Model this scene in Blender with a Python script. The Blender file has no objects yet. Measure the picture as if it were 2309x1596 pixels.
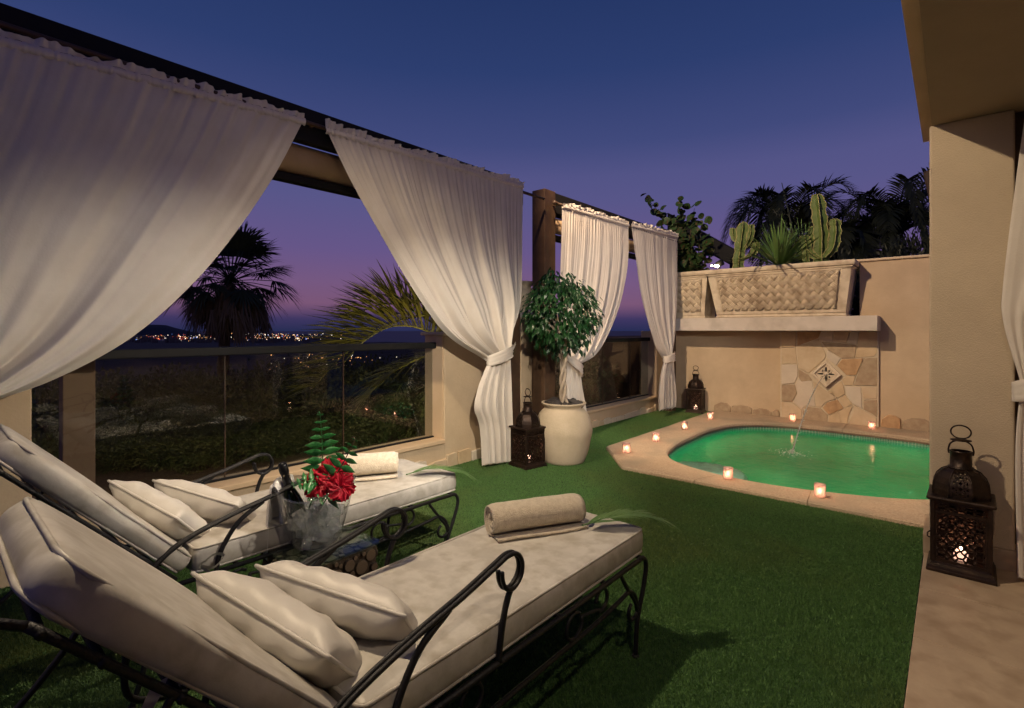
import bpy, math, random
import numpy as np
from mathutils import Vector, Matrix, noise
random.seed(7); np.random.seed(7)
PI = math.pi
scene = bpy.context.scene
COL = scene.collection
rad = math.radians

# ------------------------------------------------------------------ camera
FPX, HC, CXP, HYP = 1150.0, 1.35, 1154.0, 745.0      # photo measured on a 2308 px wide copy
YAW = math.atan((2147 - CXP) / FPX)
cam_d = bpy.data.cameras.new('camera'); cam = bpy.data.objects.new('camera', cam_d); COL.objects.link(cam)
cam.location = (0, 0, HC); cam.rotation_euler = (PI / 2, 0, YAW)
cam_d.sensor_width = 36; cam_d.lens = 36 * FPX / 2308; cam_d.shift_y = -53 / 2308
cam_d.clip_start = 0.05; cam_d.clip_end = 40000
scene.camera = cam
scene.view_settings.view_transform = 'Standard'; scene.view_settings.look = 'None'
scene.cycles.caustics_refractive = False; scene.cycles.caustics_reflective = False; scene.cycles.transparent_max_bounces = 24
scene.view_settings.exposure = 0.0; scene.view_settings.gamma = 1

# ------------------------------------------------------------------ sky (dusk)
def lin(c):
    return tuple(((x / 255) / 12.92 if x / 255 <= .04045 else ((x / 255 + .055) / 1.055) ** 2.4) for x in c) + (1,)
wd = bpy.data.worlds.new('World'); scene.world = wd; wd.use_nodes = True
nt = wd.node_tree; bg = nt.nodes['Background']
tc = nt.nodes.new('ShaderNodeTexCoord'); sp = nt.nodes.new('ShaderNodeSeparateXYZ'); rp = nt.nodes.new('ShaderNodeValToRGB')
nt.links.new(tc.outputs['Generated'], sp.inputs[0]); nt.links.new(sp.outputs['Z'], rp.inputs['Fac'])
SKY = [(0.0, (40, 45, 82)), (.022, (62, 54, 96)), (.05, (122, 86, 118)), (.09, (117, 88, 128)), (.15, (102, 86, 136)),
       (.24, (88, 86, 136)), (.285, (83, 84, 134)), (.34, (65, 74, 124)), (.45, (45, 62, 111)), (.58, (34, 52, 98)), (1.0, (22, 36, 78))]
el = rp.color_ramp.elements
el[0].position, el[0].color = SKY[0][0], lin(SKY[0][1]); el[1].position, el[1].color = SKY[-1][0], lin(SKY[-1][1])
for p, c in SKY[1:-1]:
    e = el.new(p); e.color = lin(c)
nt.links.new(rp.outputs[0], bg.inputs['Color']); bg.inputs['Strength'].default_value = 1.0

# ------------------------------------------------------------------ terrace lighting (lamps of the house and the garden, plus added curtain fills)
def lamp(name, loc, target, energy, color, size=160, blend=.4, radius=.06):
    d = bpy.data.lights.new(name, 'SPOT'); d.energy = energy; d.color = color; d.spot_size = rad(size); d.spot_blend = blend
    d.shadow_soft_size = radius
    o = bpy.data.objects.new(name, d); COL.objects.link(o); o.location = loc
    o.rotation_euler = (Vector(target) - Vector(loc)).to_track_quat('-Z', 'Y').to_euler()
    return o
lamp('soffit_downlight', (0.15, 0.9, 2.50), (-2.4, 3.2, 0.3), 50, (1, .80, .60), 120, .8, .05)
lamp('curtain_fill_spot', (-.04, .75, 2.54), (-3.4, 3.35, .45), 640, (1, .88, .74), 46, .8, 0)  # three unseen zero-size spots added under the eave to brighten the curtains
lamp('curtain_fill_spot', (-.04, 2.75, 2.54), (-3.4, .85, .70), 370, (1, .87, .72), 45, .85, 0)
lamp('curtain_fill_spot', (-.05, 3.1, 2.54), (-3.4, 6.3, 1.0), 230, (1, .92, .82), 50, .6, 0)
lamp('warm_garden_flood', (-2.4, 0.7, 4.4), (-.9, 3.0, 0.0), 560, (1, .78, .52), 92, .5, .05)
lamp('warm_garden_flood', (-2.7, 3.4, 4.6), (-1.0, 8.4, 1.0), 1020, (1, .73, .49), 90, .4, .05)
lamp('slope_spotlight', (-4.5, .80, 1.32), (-9.0, 4.0, -1.2), 90, (1, .74, .40), 140, .5, .05)
lamp('slope_spotlight', (-4.25, 4.25, 1.0), (-7.5, 2.2, -.2), 48, (1, .78, .36), 150, .5, .05)

# ------------------------------------------------------------------ pixel helpers (pixels of the 2308 px wide photo)
FW = (-math.sin(YAW), math.cos(YAW)); RT = (math.cos(YAW), math.sin(YAW))
def P(u, v, z=0.0):
    d = FPX * (HC - z) / (v - HYP); l = (u - CXP) / FPX * d
    return Vector((FW[0] * d + RT[0] * l, FW[1] * d + RT[1] * l, z))
def PX(u, v, X):
    t = (u - CXP) / FPX; d = X / (FW[0] + RT[0] * t)
    return Vector((X, (FW[1] + RT[1] * t) * d, HC - (v - HYP) / FPX * d))
def PY(u, v, Y):
    t = (u - CXP) / FPX; d = Y / (FW[1] + RT[1] * t)
    return Vector(((FW[0] + RT[0] * t) * d, Y, HC - (v - HYP) / FPX * d))
def PD(u, v, d):
    l = (u - CXP) / FPX * d
    return Vector((FW[0] * d + RT[0] * l, FW[1] * d + RT[1] * l, HC - (v - HYP) / FPX * d))

# ------------------------------------------------------------------ materials
MATS = {}
def mat(name, c1, c2=None, rough=.6, scale=8, detail=4, metal=0, bump=0, bscale=None, spec=.5, trans=0, ior=1.45,
        emit=None, estr=0, coat=0, sheen=0, contrast=(.35, .65), translucent=0, c3=None, s3=1.0):
    m = bpy.data.materials.new(name); m.use_nodes = True; n = m.node_tree; b = n.nodes['Principled BSDF']
    b.inputs['Roughness'].default_value = rough; b.inputs['Metallic'].default_value = metal
    b.inputs['Specular IOR Level'].default_value = spec; b.inputs['Transmission Weight'].default_value = trans
    b.inputs['IOR'].default_value = ior; b.inputs['Coat Weight'].default_value = coat
    b.inputs['Sheen Weight'].default_value = sheen
    b.inputs['Base Color'].default_value = (*c1, 1)
    co = n.nodes.new('ShaderNodeTexCoord')
    if c2:
        t = n.nodes.new('ShaderNodeTexNoise'); t.inputs['Scale'].default_value = scale; t.inputs['Detail'].default_value = detail
        t.inputs['Roughness'].default_value = .6
        r = n.nodes.new('ShaderNodeValToRGB'); e = r.color_ramp.elements
        e[0].position, e[1].position = contrast; e[0].color = (*c1, 1); e[1].color = (*c2, 1)
        n.links.new(co.outputs['Object'], t.inputs['Vector']); n.links.new(t.outputs['Fac'], r.inputs['Fac'])
        out = r.outputs['Color']
        if c3:
            t3 = n.nodes.new('ShaderNodeTexNoise'); t3.inputs['Scale'].default_value = s3; t3.inputs['Detail'].default_value = 5
            r3 = n.nodes.new('ShaderNodeValToRGB'); r3.color_ramp.elements[0].position = .48; r3.color_ramp.elements[1].position = .68
            mx = n.nodes.new('ShaderNodeMix'); mx.data_type = 'RGBA'; mx.inputs['B'].default_value = (*c3, 1)
            n.links.new(co.outputs['Object'], t3.inputs['Vector']); n.links.new(t3.outputs['Fac'], r3.inputs['Fac'])
            n.links.new(r3.outputs['Color'], mx.inputs['Factor']); n.links.new(out, mx.inputs['A']); out = mx.outputs['Result']
        n.links.new(out, b.inputs['Base Color'])
    if bump:
        t2 = n.nodes.new('ShaderNodeTexNoise'); t2.inputs['Scale'].default_value = bscale or scale * 4; t2.inputs['Detail'].default_value = 5
        bp = n.nodes.new('ShaderNodeBump'); bp.inputs['Strength'].default_value = bump; bp.inputs['Distance'].default_value = .01
        n.links.new(co.outputs['Object'], t2.inputs['Vector']); n.links.new(t2.outputs['Fac'], bp.inputs['Height'])
        n.links.new(bp.outputs['Normal'], b.inputs['Normal'])
    if emit:
        b.inputs['Emission Color'].default_value = (*emit, 1); b.inputs['Emission Strength'].default_value = estr
    if translucent:
        tr = n.nodes.new('ShaderNodeBsdfTranslucent'); tr.inputs['Color'].default_value = (*(c2 or c1), 1)
        ms = n.nodes.new('ShaderNodeMixShader'); ms.inputs['Fac'].default_value = translucent
        n.links.new(b.outputs[0], ms.inputs[1]); n.links.new(tr.outputs[0], ms.inputs[2])
        n.links.new(ms.outputs[0], n.nodes['Material Output'].inputs['Surface'])
    MATS[name] = m
    return m
def clear_mat(name, tint, refl=1.0, rough=.0, ior=1.5, bump=0, bscale=60, frost=0, frostc=(1, 1, 1), f0=0.0):
    m = bpy.data.materials.new(name); m.use_nodes = True; n = m.node_tree; n.nodes.remove(n.nodes['Principled BSDF'])
    tr = n.nodes.new('ShaderNodeBsdfTransparent'); tr.inputs['Color'].default_value = (*tint, 1)
    gl = n.nodes.new('ShaderNodeBsdfGlossy'); gl.inputs['Roughness'].default_value = rough
    r0 = ((ior - 1) / (ior + 1)) ** 2
    gm = n.nodes.new('ShaderNodeNewGeometry'); vd = n.nodes.new('ShaderNodeVectorMath'); vd.operation = 'DOT_PRODUCT'
    n.links.new(gm.outputs['Incoming'], vd.inputs[0]); n.links.new(gm.outputs['Normal'], vd.inputs[1])
    ab = n.nodes.new('ShaderNodeMath'); ab.operation = 'ABSOLUTE'; n.links.new(vd.outputs['Value'], ab.inputs[0])
    iv = n.nodes.new('ShaderNodeMath'); iv.operation = 'SUBTRACT'; iv.inputs[0].default_value = 1; n.links.new(ab.outputs[0], iv.inputs[1])
    pw_ = n.nodes.new('ShaderNodeMath'); pw_.operation = 'POWER'; pw_.inputs[1].default_value = 5; n.links.new(iv.outputs[0], pw_.inputs[0])
    fr = n.nodes.new('ShaderNodeMath'); fr.operation = 'MULTIPLY_ADD'; fr.inputs[1].default_value = 1 - r0; fr.inputs[2].default_value = r0; n.links.new(pw_.outputs[0], fr.inputs[0])
    mu = n.nodes.new('ShaderNodeMath'); mu.operation = 'MULTIPLY_ADD'; mu.inputs[1].default_value = refl; mu.inputs[2].default_value = f0
    mu.use_clamp = True
    n.links.new(fr.outputs[0], mu.inputs[0])
    mx = n.nodes.new('ShaderNodeMixShader'); n.links.new(mu.outputs[0], mx.inputs[0])
    base = tr.outputs[0]
    if frost:
        tl = n.nodes.new('ShaderNodeBsdfTranslucent'); tl.inputs['Color'].default_value = (*frostc, 1)
        df = n.nodes.new('ShaderNodeBsdfDiffuse'); df.inputs['Color'].default_value = (*frostc, 1)
        a = n.nodes.new('ShaderNodeMixShader'); a.inputs[0].default_value = .35; n.links.new(tl.outputs[0], a.inputs[1]); n.links.new(df.outputs[0], a.inputs[2])
        m2 = n.nodes.new('ShaderNodeMixShader'); m2.inputs[0].default_value = frost
        n.links.new(tr.outputs[0], m2.inputs[1]); n.links.new(a.outputs[0], m2.inputs[2]); base = m2.outputs[0]
    n.links.new(base, mx.inputs[1]); n.links.new(gl.outputs[0], mx.inputs[2])
    if bump:
        co = n.nodes.new('ShaderNodeTexCoord'); t = n.nodes.new('ShaderNodeTexVoronoi'); t.inputs['Scale'].default_value = bscale
        bp = n.nodes.new('ShaderNodeBump'); bp.inputs['Strength'].default_value = bump; bp.inputs['Distance'].default_value = .004
        n.links.new(co.outputs['Object'], t.inputs['Vector']); n.links.new(t.outputs['Distance'], bp.inputs['Height'])
        n.links.new(bp.outputs[0], gl.inputs['Normal']); n.links.new(bp.outputs[0], vd.inputs[1])
    n.links.new(mx.outputs[0], n.nodes['Material Output'].inputs['Surface'])
    MATS[name] = m
    return m
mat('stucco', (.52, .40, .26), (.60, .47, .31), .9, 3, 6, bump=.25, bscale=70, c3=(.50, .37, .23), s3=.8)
mat('stucco_rough', (.50, .40, .28), (.58, .47, .33), .95, 2, 6, bump=.5, bscale=170)
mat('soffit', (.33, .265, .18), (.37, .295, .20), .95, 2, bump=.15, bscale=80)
mat('sill_paint', (.60, .44, .27), (.66, .49, .31), .8, 4, bump=.1, bscale=120)
mat('ledge_paint', (.56, .50, .42), (.62, .56, .48), .8, 3, 6, bump=.12, bscale=40, c3=(.47, .42, .35), s3=4)
mat('cream_trim', (.62, .50, .34), (.68, .55, .38), .8, 5, bump=.1)
mat('dark_metal', (.010, .010, .011), (.014, .014, .014), .6, 10, spec=.25)
mat('iron', (.008, .008, .010), (.014, .013, .013), .46, 30, bump=.25, bscale=160, spec=.35)
mat('lantern_iron', (.020, .013, .010), (.045, .026, .016), .42, 20, metal=.6, bump=.3, bscale=60)
mat('dark_wood', (.045, .024, .013), (.085, .047, .025), .55, 6, bump=.3, bscale=30)
mat('brown_wood', (.055, .030, .016), (.09, .05, .026), .55, 5, bump=.25, bscale=30)
mat('black_wood', (.009, .008, .008), (.014, .012, .011), .7, 5, bump=.2, bscale=30, spec=.25)
mat('awning', (.42, .29, .17), (.47, .33, .20), .9, 4)
mat('post_paint', (.34, .21, .15), (.38, .24, .17), .7, 4)
mat('curtain', (.73, .665, .575), (.79, .73, .64), .85, 5, 3, bump=.15, bscale=90, translucent=.18, sheen=.2)
mat('vinyl', (.40, .375, .335), (.50, .475, .43), .42, 9, 8, bump=.12, bscale=30, c3=(.36, .33, .28), s3=14, contrast=(.38, .58))
mat('vinyl_pillow', (.50, .475, .43), (.56, .53, .49), .45, 6, 6, bump=.3, bscale=14)
mat('towel', (.62, .52, .38), (.76, .66, .51), 1.0, 55, bump=1.0, bscale=260, sheen=.4)
mat('napkin', (.62, .61, .60), (.68, .67, .66), .9, 10, bump=.1)
mat('turf', (.02, .055, .014), (.03, .075, .02), .9, 5, bump=.3)
mat('coping', (.40, .29, .19), (.52, .40, .27), .85, 70, 6, bump=1.0, bscale=110, c3=(.36, .29, .20), s3=2.2)
mat('floor_tile', (.38, .28, .19), (.47, .36, .25), .5, 5, 9, bump=.12, bscale=60, c3=(.32, .23, .15), s3=7)
mat('grout', (.30, .22, .14), None, .9)
mat('basin', (.012, .30, .15), (.02, .38, .20), .5, 6)
mat('mosaic', (.12, .28, .18), (.22, .40, .28), .25, 40)
mat('mosaic_grout', (.50, .50, .38), None, .8)
mat('step_stone', (.60, .62, .50), (.80, .80, .70), .6, 26, 3, bump=.5, bscale=60)
for i, (a, b) in enumerate([((.50, .37, .22), (.62, .48, .30)), ((.40, .24, .12), (.52, .34, .18)), ((.55, .47, .36), (.62, .54, .42)),
                            ((.44, .34, .22), (.34, .24, .15)), ((.60, .49, .33), (.50, .38, .24))]):
    mat('flagstone%d' % i, a, b, .75, 14 if i % 2 else 5, 7, bump=.35, bscale=30)
mat('mortar', (.62, .53, .38), (.56, .47, .33), .95, 30, bump=.4, bscale=80)
mat('cast_stone', (.60, .51, .37), (.68, .59, .44), .9, 7, 7, bump=.35, bscale=50, c3=(.45, .36, .25), s3=6)
mat('carved_stone', (.66, .56, .41), (.72, .62, .47), .85, 8, bump=.2)
mat('hole_shade', (.01, .009, .008), None, .9)  # shade inside the tile's pierced holes, painted near black
mat('terracotta_cream', (.50, .41, .28), (.58, .48, .34), .9, 6, 7, bump=.45, bscale=60)
mat('dark_stone', (.030, .026, .024), (.06, .05, .045), .6, 6, bump=.6, bscale=18)
mat('bark_pale', (.34, .27, .19), (.44, .36, .27), .85, 9, bump=.6, bscale=25)
mat('bark', (.10, .07, .045), (.06, .042, .03), .95, 8, bump=.8, bscale=14)
mat('soil', (.03, .02, .014), (.06, .04, .026), 1, 30, bump=.8)
mat('ficus_leaf', (.007, .032, .008), (.017, .07, .015), .32, 3, 2, spec=.5, translucent=.06)
mat('fern_leaf', (.012, .10, .022), (.03, .17, .04), .30, 8, 2, translucent=.1)
mat('palm_leaf', (.05, .08, .02), (.09, .12, .035), .5, 2, translucent=.15)
mat('palm_leaf_lit', (.14, .14, .03), (.20, .19, .045), .5, 2, translucent=.15)  # lit copy of palm_leaf, lamp glow put into the colour
mat('fan_palm_leaf', (.030, .045, .022), (.055, .07, .03), .6, 2)
mat('dead_leaf', (.13, .09, .055), (.20, .14, .08), .9, 3)
mat('sprig_leaf', (.05, .11, .03), (.09, .16, .045), .5, 6)
mat('sea_grape', (.03, .07, .02), (.11, .045, .03), .5, 2.2, 2, contrast=(.55, .75), translucent=.1)
mat('cactus', (.075, .13, .03), (.13, .18, .045), .6, 9, bump=.2)
mat('cactus_rim', (.30, .28, .11), None, .7)
mat('yucca', (.09, .18, .05), (.15, .25, .07), .5, 3)
mat('shrub_leaf', (.05, .06, .02), (.10, .10, .035), .6, 1.2, 2)
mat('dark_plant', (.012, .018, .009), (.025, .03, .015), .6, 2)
mat('petal', (.52, .002, .026), (.36, .001, .018), .5, 18, translucent=.2)
mat('stamen', (.75, .45, .05), None, .6)
mat('log_bark', (.035, .022, .014), (.06, .04, .025), .95, 20, bump=.6)
mat('log_face', (.15, .10, .062), (.09, .058, .036), .8, 40, bump=.3)
mat('bottle_glass', (.004, .012, .005), None, .08)
mat('bottle_foil', (.010, .010, .011), (.30, .25, .15), .35, 60, 1, metal=.6, contrast=(.66, .70))
mat('wax', (.9, .78, .7), None, .5, emit=(1, .55, .38), estr=1.6)
mat('flame', (1, .8, .5), None, .5, emit=(1, .62, .36), estr=22)
mat('lamp_lens', (1, .9, .7), None, .3, emit=(1, .75, .42), estr=60)
mat('mulch', (.05, .028, .015), (.10, .06, .032), 1, 30, bump=1, bscale=60)
mat('hillside', (.035, .03, .022), (.06, .05, .035), 1, .02, 6)
mat('town', (.10, .085, .075), (.15, .12, .11), .9, .02)
mat('far_hill', (.05, .045, .05), None, 1)
mat('foam', (.75, .85, .78), None, .2, translucent=.3)
for nm, c, s in (('light_amber', (1, .45, .15), 2.2), ('light_white', (1, .85, .65), 2.5), ('light_red', (1, .10, .05), 2), ('light_blue', (.2, .35, 1), 2)):
    mat(nm, c, None, .5, emit=c, estr=s)
clear_mat('balustrade_glass', (.80, .82, .80), 1.0, 0, 1.52)
clear_mat('ice', (.96, .98, .98), 2.0, .05, 1.31, frost=.26, frostc=(1, 1, 1), f0=.09)
clear_mat('table_glass', (.80, .90, .86), 1.2, 0, 1.5)
clear_mat('bucket_glass', (.95, .96, .97), 1.6, .04, 1.45, f0=.05, frost=.05)
clear_mat('candle_glass', (.97, .90, .88), 2.2, .06, 1.5, bump=1.0, bscale=90, frost=.40, frostc=(1, .80, .76), f0=.10)
clear_mat('jet_water', (.95, 1, .97), 2.5, .03, 1.33, f0=.10, frost=.65, frostc=(.95, 1, .95))
m = bpy.data.materials.new('pool_water'); m.use_nodes = True; n = m.node_tree; b = n.nodes['Principled BSDF']
b.inputs['Base Color'].default_value = (.24, .86, .56, 1); b.inputs['Specular IOR Level'].default_value = .22; b.inputs['Roughness'].default_value = .02; b.inputs['IOR'].default_value = 1.17
b.inputs['Transmission Weight'].default_value = 1
co = n.nodes.new('ShaderNodeTexCoord'); t = n.nodes.new('ShaderNodeTexNoise'); t.inputs['Scale'].default_value = 7; t.inputs['Detail'].default_value = 4
t.inputs['Distortion'].default_value = 1.2
bp = n.nodes.new('ShaderNodeBump'); bp.inputs['Strength'].default_value = .30; bp.inputs['Distance'].default_value = .03
n.links.new(co.outputs['Object'], t.inputs['Vector']); n.links.new(t.outputs['Fac'], bp.inputs['Height']); n.links.new(bp.outputs[0], b.inputs['Normal'])
MATS['pool_water'] = m
m = mat('sea', (.012, .02, .045), None, .5, bump=0); mat('grass', (.060, .145, .034), (.115, .23, .06), .65, 60, 2, translucent=.1, c3=(.12, .16, .04), s3=.8)

# ------------------------------------------------------------------ mesh helpers
class MB:
    def __init__(s): s.v = []; s.f = []
    def add(s, vs, fs):
        o = len(s.v); s.v.extend([tuple(p) for p in vs]); s.f.extend([tuple(i + o for i in f) for f in fs]); return s
    def box(s, x0, x1, y0, y1, z0, z1):
        return s.add([(x0, y0, z0), (x1, y0, z0), (x1, y1, z0), (x0, y1, z0), (x0, y0, z1), (x1, y0, z1), (x1, y1, z1), (x0, y1, z1)],
                     [(3, 2, 1, 0), (4, 5, 6, 7), (0, 1, 5, 4), (1, 2, 6, 5), (2, 3, 7, 6), (3, 0, 4, 7)])
    def grid(s, rows, cu=False, cv=False):
        nr, nc = len(rows), len(rows[0]); fs = []
        for i in range(nr if cv else nr - 1):
            for j in range(nc if cu else nc - 1):
                a, b2 = i * nc + j, i * nc + (j + 1) % nc; c, d = ((i + 1) % nr) * nc + (j + 1) % nc, ((i + 1) % nr) * nc + j
                fs.append((a, b2, c, d))
        return s.add([p for r in rows for p in r], fs)
    def tube(s, pts, r, n=7, closed=False):
        pts = [Vector(p) for p in pts]; N = len(pts); rr = r if isinstance(r, (list, tuple)) else [r] * N
        tg = []
        for i in range(N):
            a = pts[i - 1] if (i > 0 or closed) else pts[0]; c = pts[(i + 1) % N] if (i < N - 1 or closed) else pts[-1]
            d = c - a; tg.append(d.normalized() if d.length > 1e-9 else Vector((0, 0, 1)))
        u = tg[0].orthogonal().normalized(); rows = []
        for i in range(N):
            u = (u - tg[i] * u.dot(tg[i])); u = u.normalized() if u.length > 1e-6 else tg[i].orthogonal().normalized()
            w = tg[i].cross(u)
            rows.append([pts[i] + (u * math.cos(2 * PI * k / n) + w * math.sin(2 * PI * k / n)) * rr[i] for k in range(n)])
        o = len(s.v); s.grid(rows, cu=True, cv=closed)
        if not closed: s.f.append(tuple(o + k for k in reversed(range(n)))); s.f.append(tuple(o + (N - 1) * n + k for k in range(n)))
        return s
    def lathe(s, prof, n=24, c=(0, 0), caps=True, ph=0):
        rows = [[(c[0] + r * math.cos(2 * PI * k / n + ph), c[1] + r * math.sin(2 * PI * k / n + ph), z) for k in range(n)] for r, z in prof]
        o = len(s.v); s.grid(rows, cu=True)
        if caps: s.f.append(tuple(o + k for k in reversed(range(n)))); s.f.append(tuple(o + (len(prof) - 1) * n + k for k in range(n)))
        return s
    def prism(s, poly, fn, t0, t1):
        n = len(poly); vs = [fn(a, b2, t0) for a, b2 in poly] + [fn(a, b2, t1) for a, b2 in poly]
        return s.add(vs, [tuple(reversed(range(n))), tuple(range(n, 2 * n))] + [(i, (i + 1) % n, n + (i + 1) % n, n + i) for i in range(n)])
    def xf(s, M): s.v = [tuple(M @ Vector(p)) for p in s.v]; return s
    def mesh(s, name, m, smooth=False):
        me = bpy.data.meshes.new(name); me.from_pydata(s.v, [], s.f); me.update()
        if smooth: me.polygons.foreach_set('use_smooth', [True] * len(me.polygons))
        if m: me.materials.append(MATS[m])
        return me
    def build(s, name, m, parent=None, smooth=False, bevel=0, seg=2):
        o = bpy.data.objects.new(name, s.mesh(name, m, smooth)); COL.objects.link(o)
        if parent: o.parent = parent
        if bevel:
            b2 = o.modifiers.new('bevel', 'BEVEL'); b2.width = bevel; b2.segments = seg; b2.limit_method = 'ANGLE'
        return o
def tag(o, label=None, cat=None, group=None, kind=None):
    if label: o['label'] = label
    if cat: o['category'] = cat
    if group: o['group'] = group
    if kind: o['kind'] = kind
    return o
def thing(name, label, cat, loc=(0, 0, 0), rz=0, group=None):
    o = bpy.data.objects.new(name, None); COL.objects.link(o); o.empty_display_size = .1
    o.location = loc; o.rotation_euler = (0, 0, rz); return tag(o, label, cat, group)
def copy_tree(o, parent=None):
    c = o.copy(); COL.objects.link(c); c.parent = parent
    for ch in list(o.children): copy_tree(ch, c)
    return c
def inst(src_mesh, name, M, parent):
    o = bpy.data.objects.new(name, src_mesh); COL.objects.link(o); o.parent = parent; o.matrix_local = M; return o
def spline(pts, k=8, closed=False):
    p = [Vector(q) for q in pts]; n = len(p); out = []
    for i in range(n if closed else n - 1):
        a = p[i - 1] if (i > 0 or closed) else p[0] * 2 - p[1]; b2 = p[i]; c = p[(i + 1) % n]
        d = p[(i + 2) % n] if (i + 2 < n or closed) else c * 2 - b2
        for j in range(k):
            t2 = j / k
            out.append(.5 * ((2 * b2) + (c - a) * t2 + (2 * a - 5 * b2 + 4 * c - d) * t2 ** 2 + (3 * b2 - a - 3 * c + d) * t2 ** 3))
    if not closed: out.append(p[-1])
    return out
def sample(pts, t2):
    f = max(0, min(1, t2)) * (len(pts) - 1); i = min(int(f), len(pts) - 2); return pts[i].lerp(pts[i + 1], f - i)
def roundbox(h, r, n=(6, 10, 2), warp=None):
    mb = MB(); ax = []
    for k in range(3):
        q = min(r, h[k] * .98)
        inn = [-h[k] + q + (2 * (h[k] - q)) * i / n[k] for i in range(n[k] + 1)]
        ax.append([-h[k], -h[k] + .12 * q, -h[k] + .4 * q] + inn + [h[k] - .4 * q, h[k] - .12 * q, h[k]])
    def proj(p):
        inner = Vector([max(-(h[k] - min(r, h[k] * .98)), min(h[k] - min(r, h[k] * .98), p[k])) for k in range(3)])
        d = Vector(p) - inner
        q = inner + d.normalized() * r if d.length > 1e-9 else Vector(p)
        return warp(q) if warp else q
    for k in range(3):
        a, b2 = (k + 1) % 3, (k + 2) % 3
        for sgn in (-1, 1):
            rows = []
            for y in ax[b2]:
                row = []
                for x in ax[a]:
                    p = [0, 0, 0]; p[k] = sgn * h[k]; p[a] = x; p[b2] = y; row.append(proj(p))
                rows.append(row if sgn > 0 else row[::-1])
            mb.grid(rows)
    return mb
def weld(o, d=.0004):
    w = o.modifiers.new('weld', 'WELD'); w.merge_threshold = d; return o
def nz(p, s=1.0, seed=0): return noise.noise(Vector((p[0] * s + seed, p[1] * s - seed * 1.7, p[2] * s + seed * .3)))

# ================================================================== SETTING
WX = -3.78
# lawn, floor, pool ------------------------------------------------------------
LAWN = [(WX, -2.6), (-.135, -2.6), (-.135, 4.50), (-2.42, 4.50), (-2.94, 5.10), (-2.94, 8.60), (WX, 8.60)]
lw = MB(); lw.prism(LAWN, lambda a, b, t: (a, b, t), -.06, 0.0)
tag(lw.build('lawn', 'turf'), kind='structure')
def in_lawn(x, y):
    c = False; n = len(LAWN)
    for i in range(n):
        (x1, y1), (x2, y2) = LAWN[i], LAWN[(i + 1) % n]
        if (y1 > y) != (y2 > y) and x < (x2 - x1) * (y - y1) / (y2 - y1) + x1: c = not c
    return c
def make_grass():
    N = 1900000
    x = np.random.uniform(WX, -.11, N); y = np.random.uniform(-.3, 8.6, N)
    ok = np.zeros(N, bool); n = len(LAWN)
    for i in range(n):
        (x1, y1), (x2, y2) = LAWN[i], LAWN[(i + 1) % n]
        if y1 == y2: continue
        cr = ((y1 > y) != (y2 > y)) & (x < (x2 - x1) * (y - y1) / (y2 - y1) + x1); ok ^= cr
    d = FW[0] * x + FW[1] * y; l = RT[0] * x + RT[1] * y
    ok &= (d > .2) & (np.abs(l) < d * 1.08 + .3)
    ok &= np.random.rand(N) < np.clip(2.6 / np.maximum(d, .3), .28, 1)
    x, y = x[ok], y[ok]; N = len(x)
    h = np.random.uniform(.006, .014, N); w = np.random.uniform(.0010, .0019, N) * (1 + .12 * np.hypot(x, y))
    a = np.random.uniform(0, 2 * PI, N); le = np.random.uniform(0, .010, N); b2 = np.random.uniform(0, 2 * PI, N)
    V = np.zeros((N, 3, 3), np.float32)
    V[:, 0, 0] = x - np.cos(a) * w; V[:, 0, 1] = y - np.sin(a) * w; V[:, 1, 0] = x + np.cos(a) * w; V[:, 1, 1] = y + np.sin(a) * w
    V[:, 2, 0] = x + np.cos(b2) * le; V[:, 2, 1] = y + np.sin(b2) * le; V[:, 2, 2] = h
    me = bpy.data.meshes.new('grass_blades'); me.vertices.add(N * 3); me.vertices.foreach_set('co', V.reshape(-1))
    me.loops.add(N * 3); me.loops.foreach_set('vertex_index', np.arange(N * 3, dtype=np.int32))
    me.polygons.add(N); me.polygons.foreach_set('loop_start', np.arange(0, N * 3, 3, dtype=np.int32))
    me.update(calc_edges=True); me.materials.append(MATS['grass'])
    o = bpy.data.objects.new('grass_blades', me); COL.objects.link(o)
    tag(o, 'short green artificial grass covering the terrace', 'grass', kind='stuff')
make_grass()

fl = bpy.data.objects.new('tile_floor', None); COL.objects.link(fl); tag(fl, kind='structure')
MB().box(-.125, 2.2, -2.6, 4.44, -.05, .008).build('screed', 'grout', fl)
for i in range(4):
    for j in range(12):
        x0 = -.13 + i * .56; y0 = 3.94 - (j + 1) * .56 + (0 if i % 2 == 0 else -.22)
        MB().box(x0, x0 + .556, y0, min(y0 + .556, 3.94), -.03, .022).build('tile', 'floor_tile', fl, bevel=.003)

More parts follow.
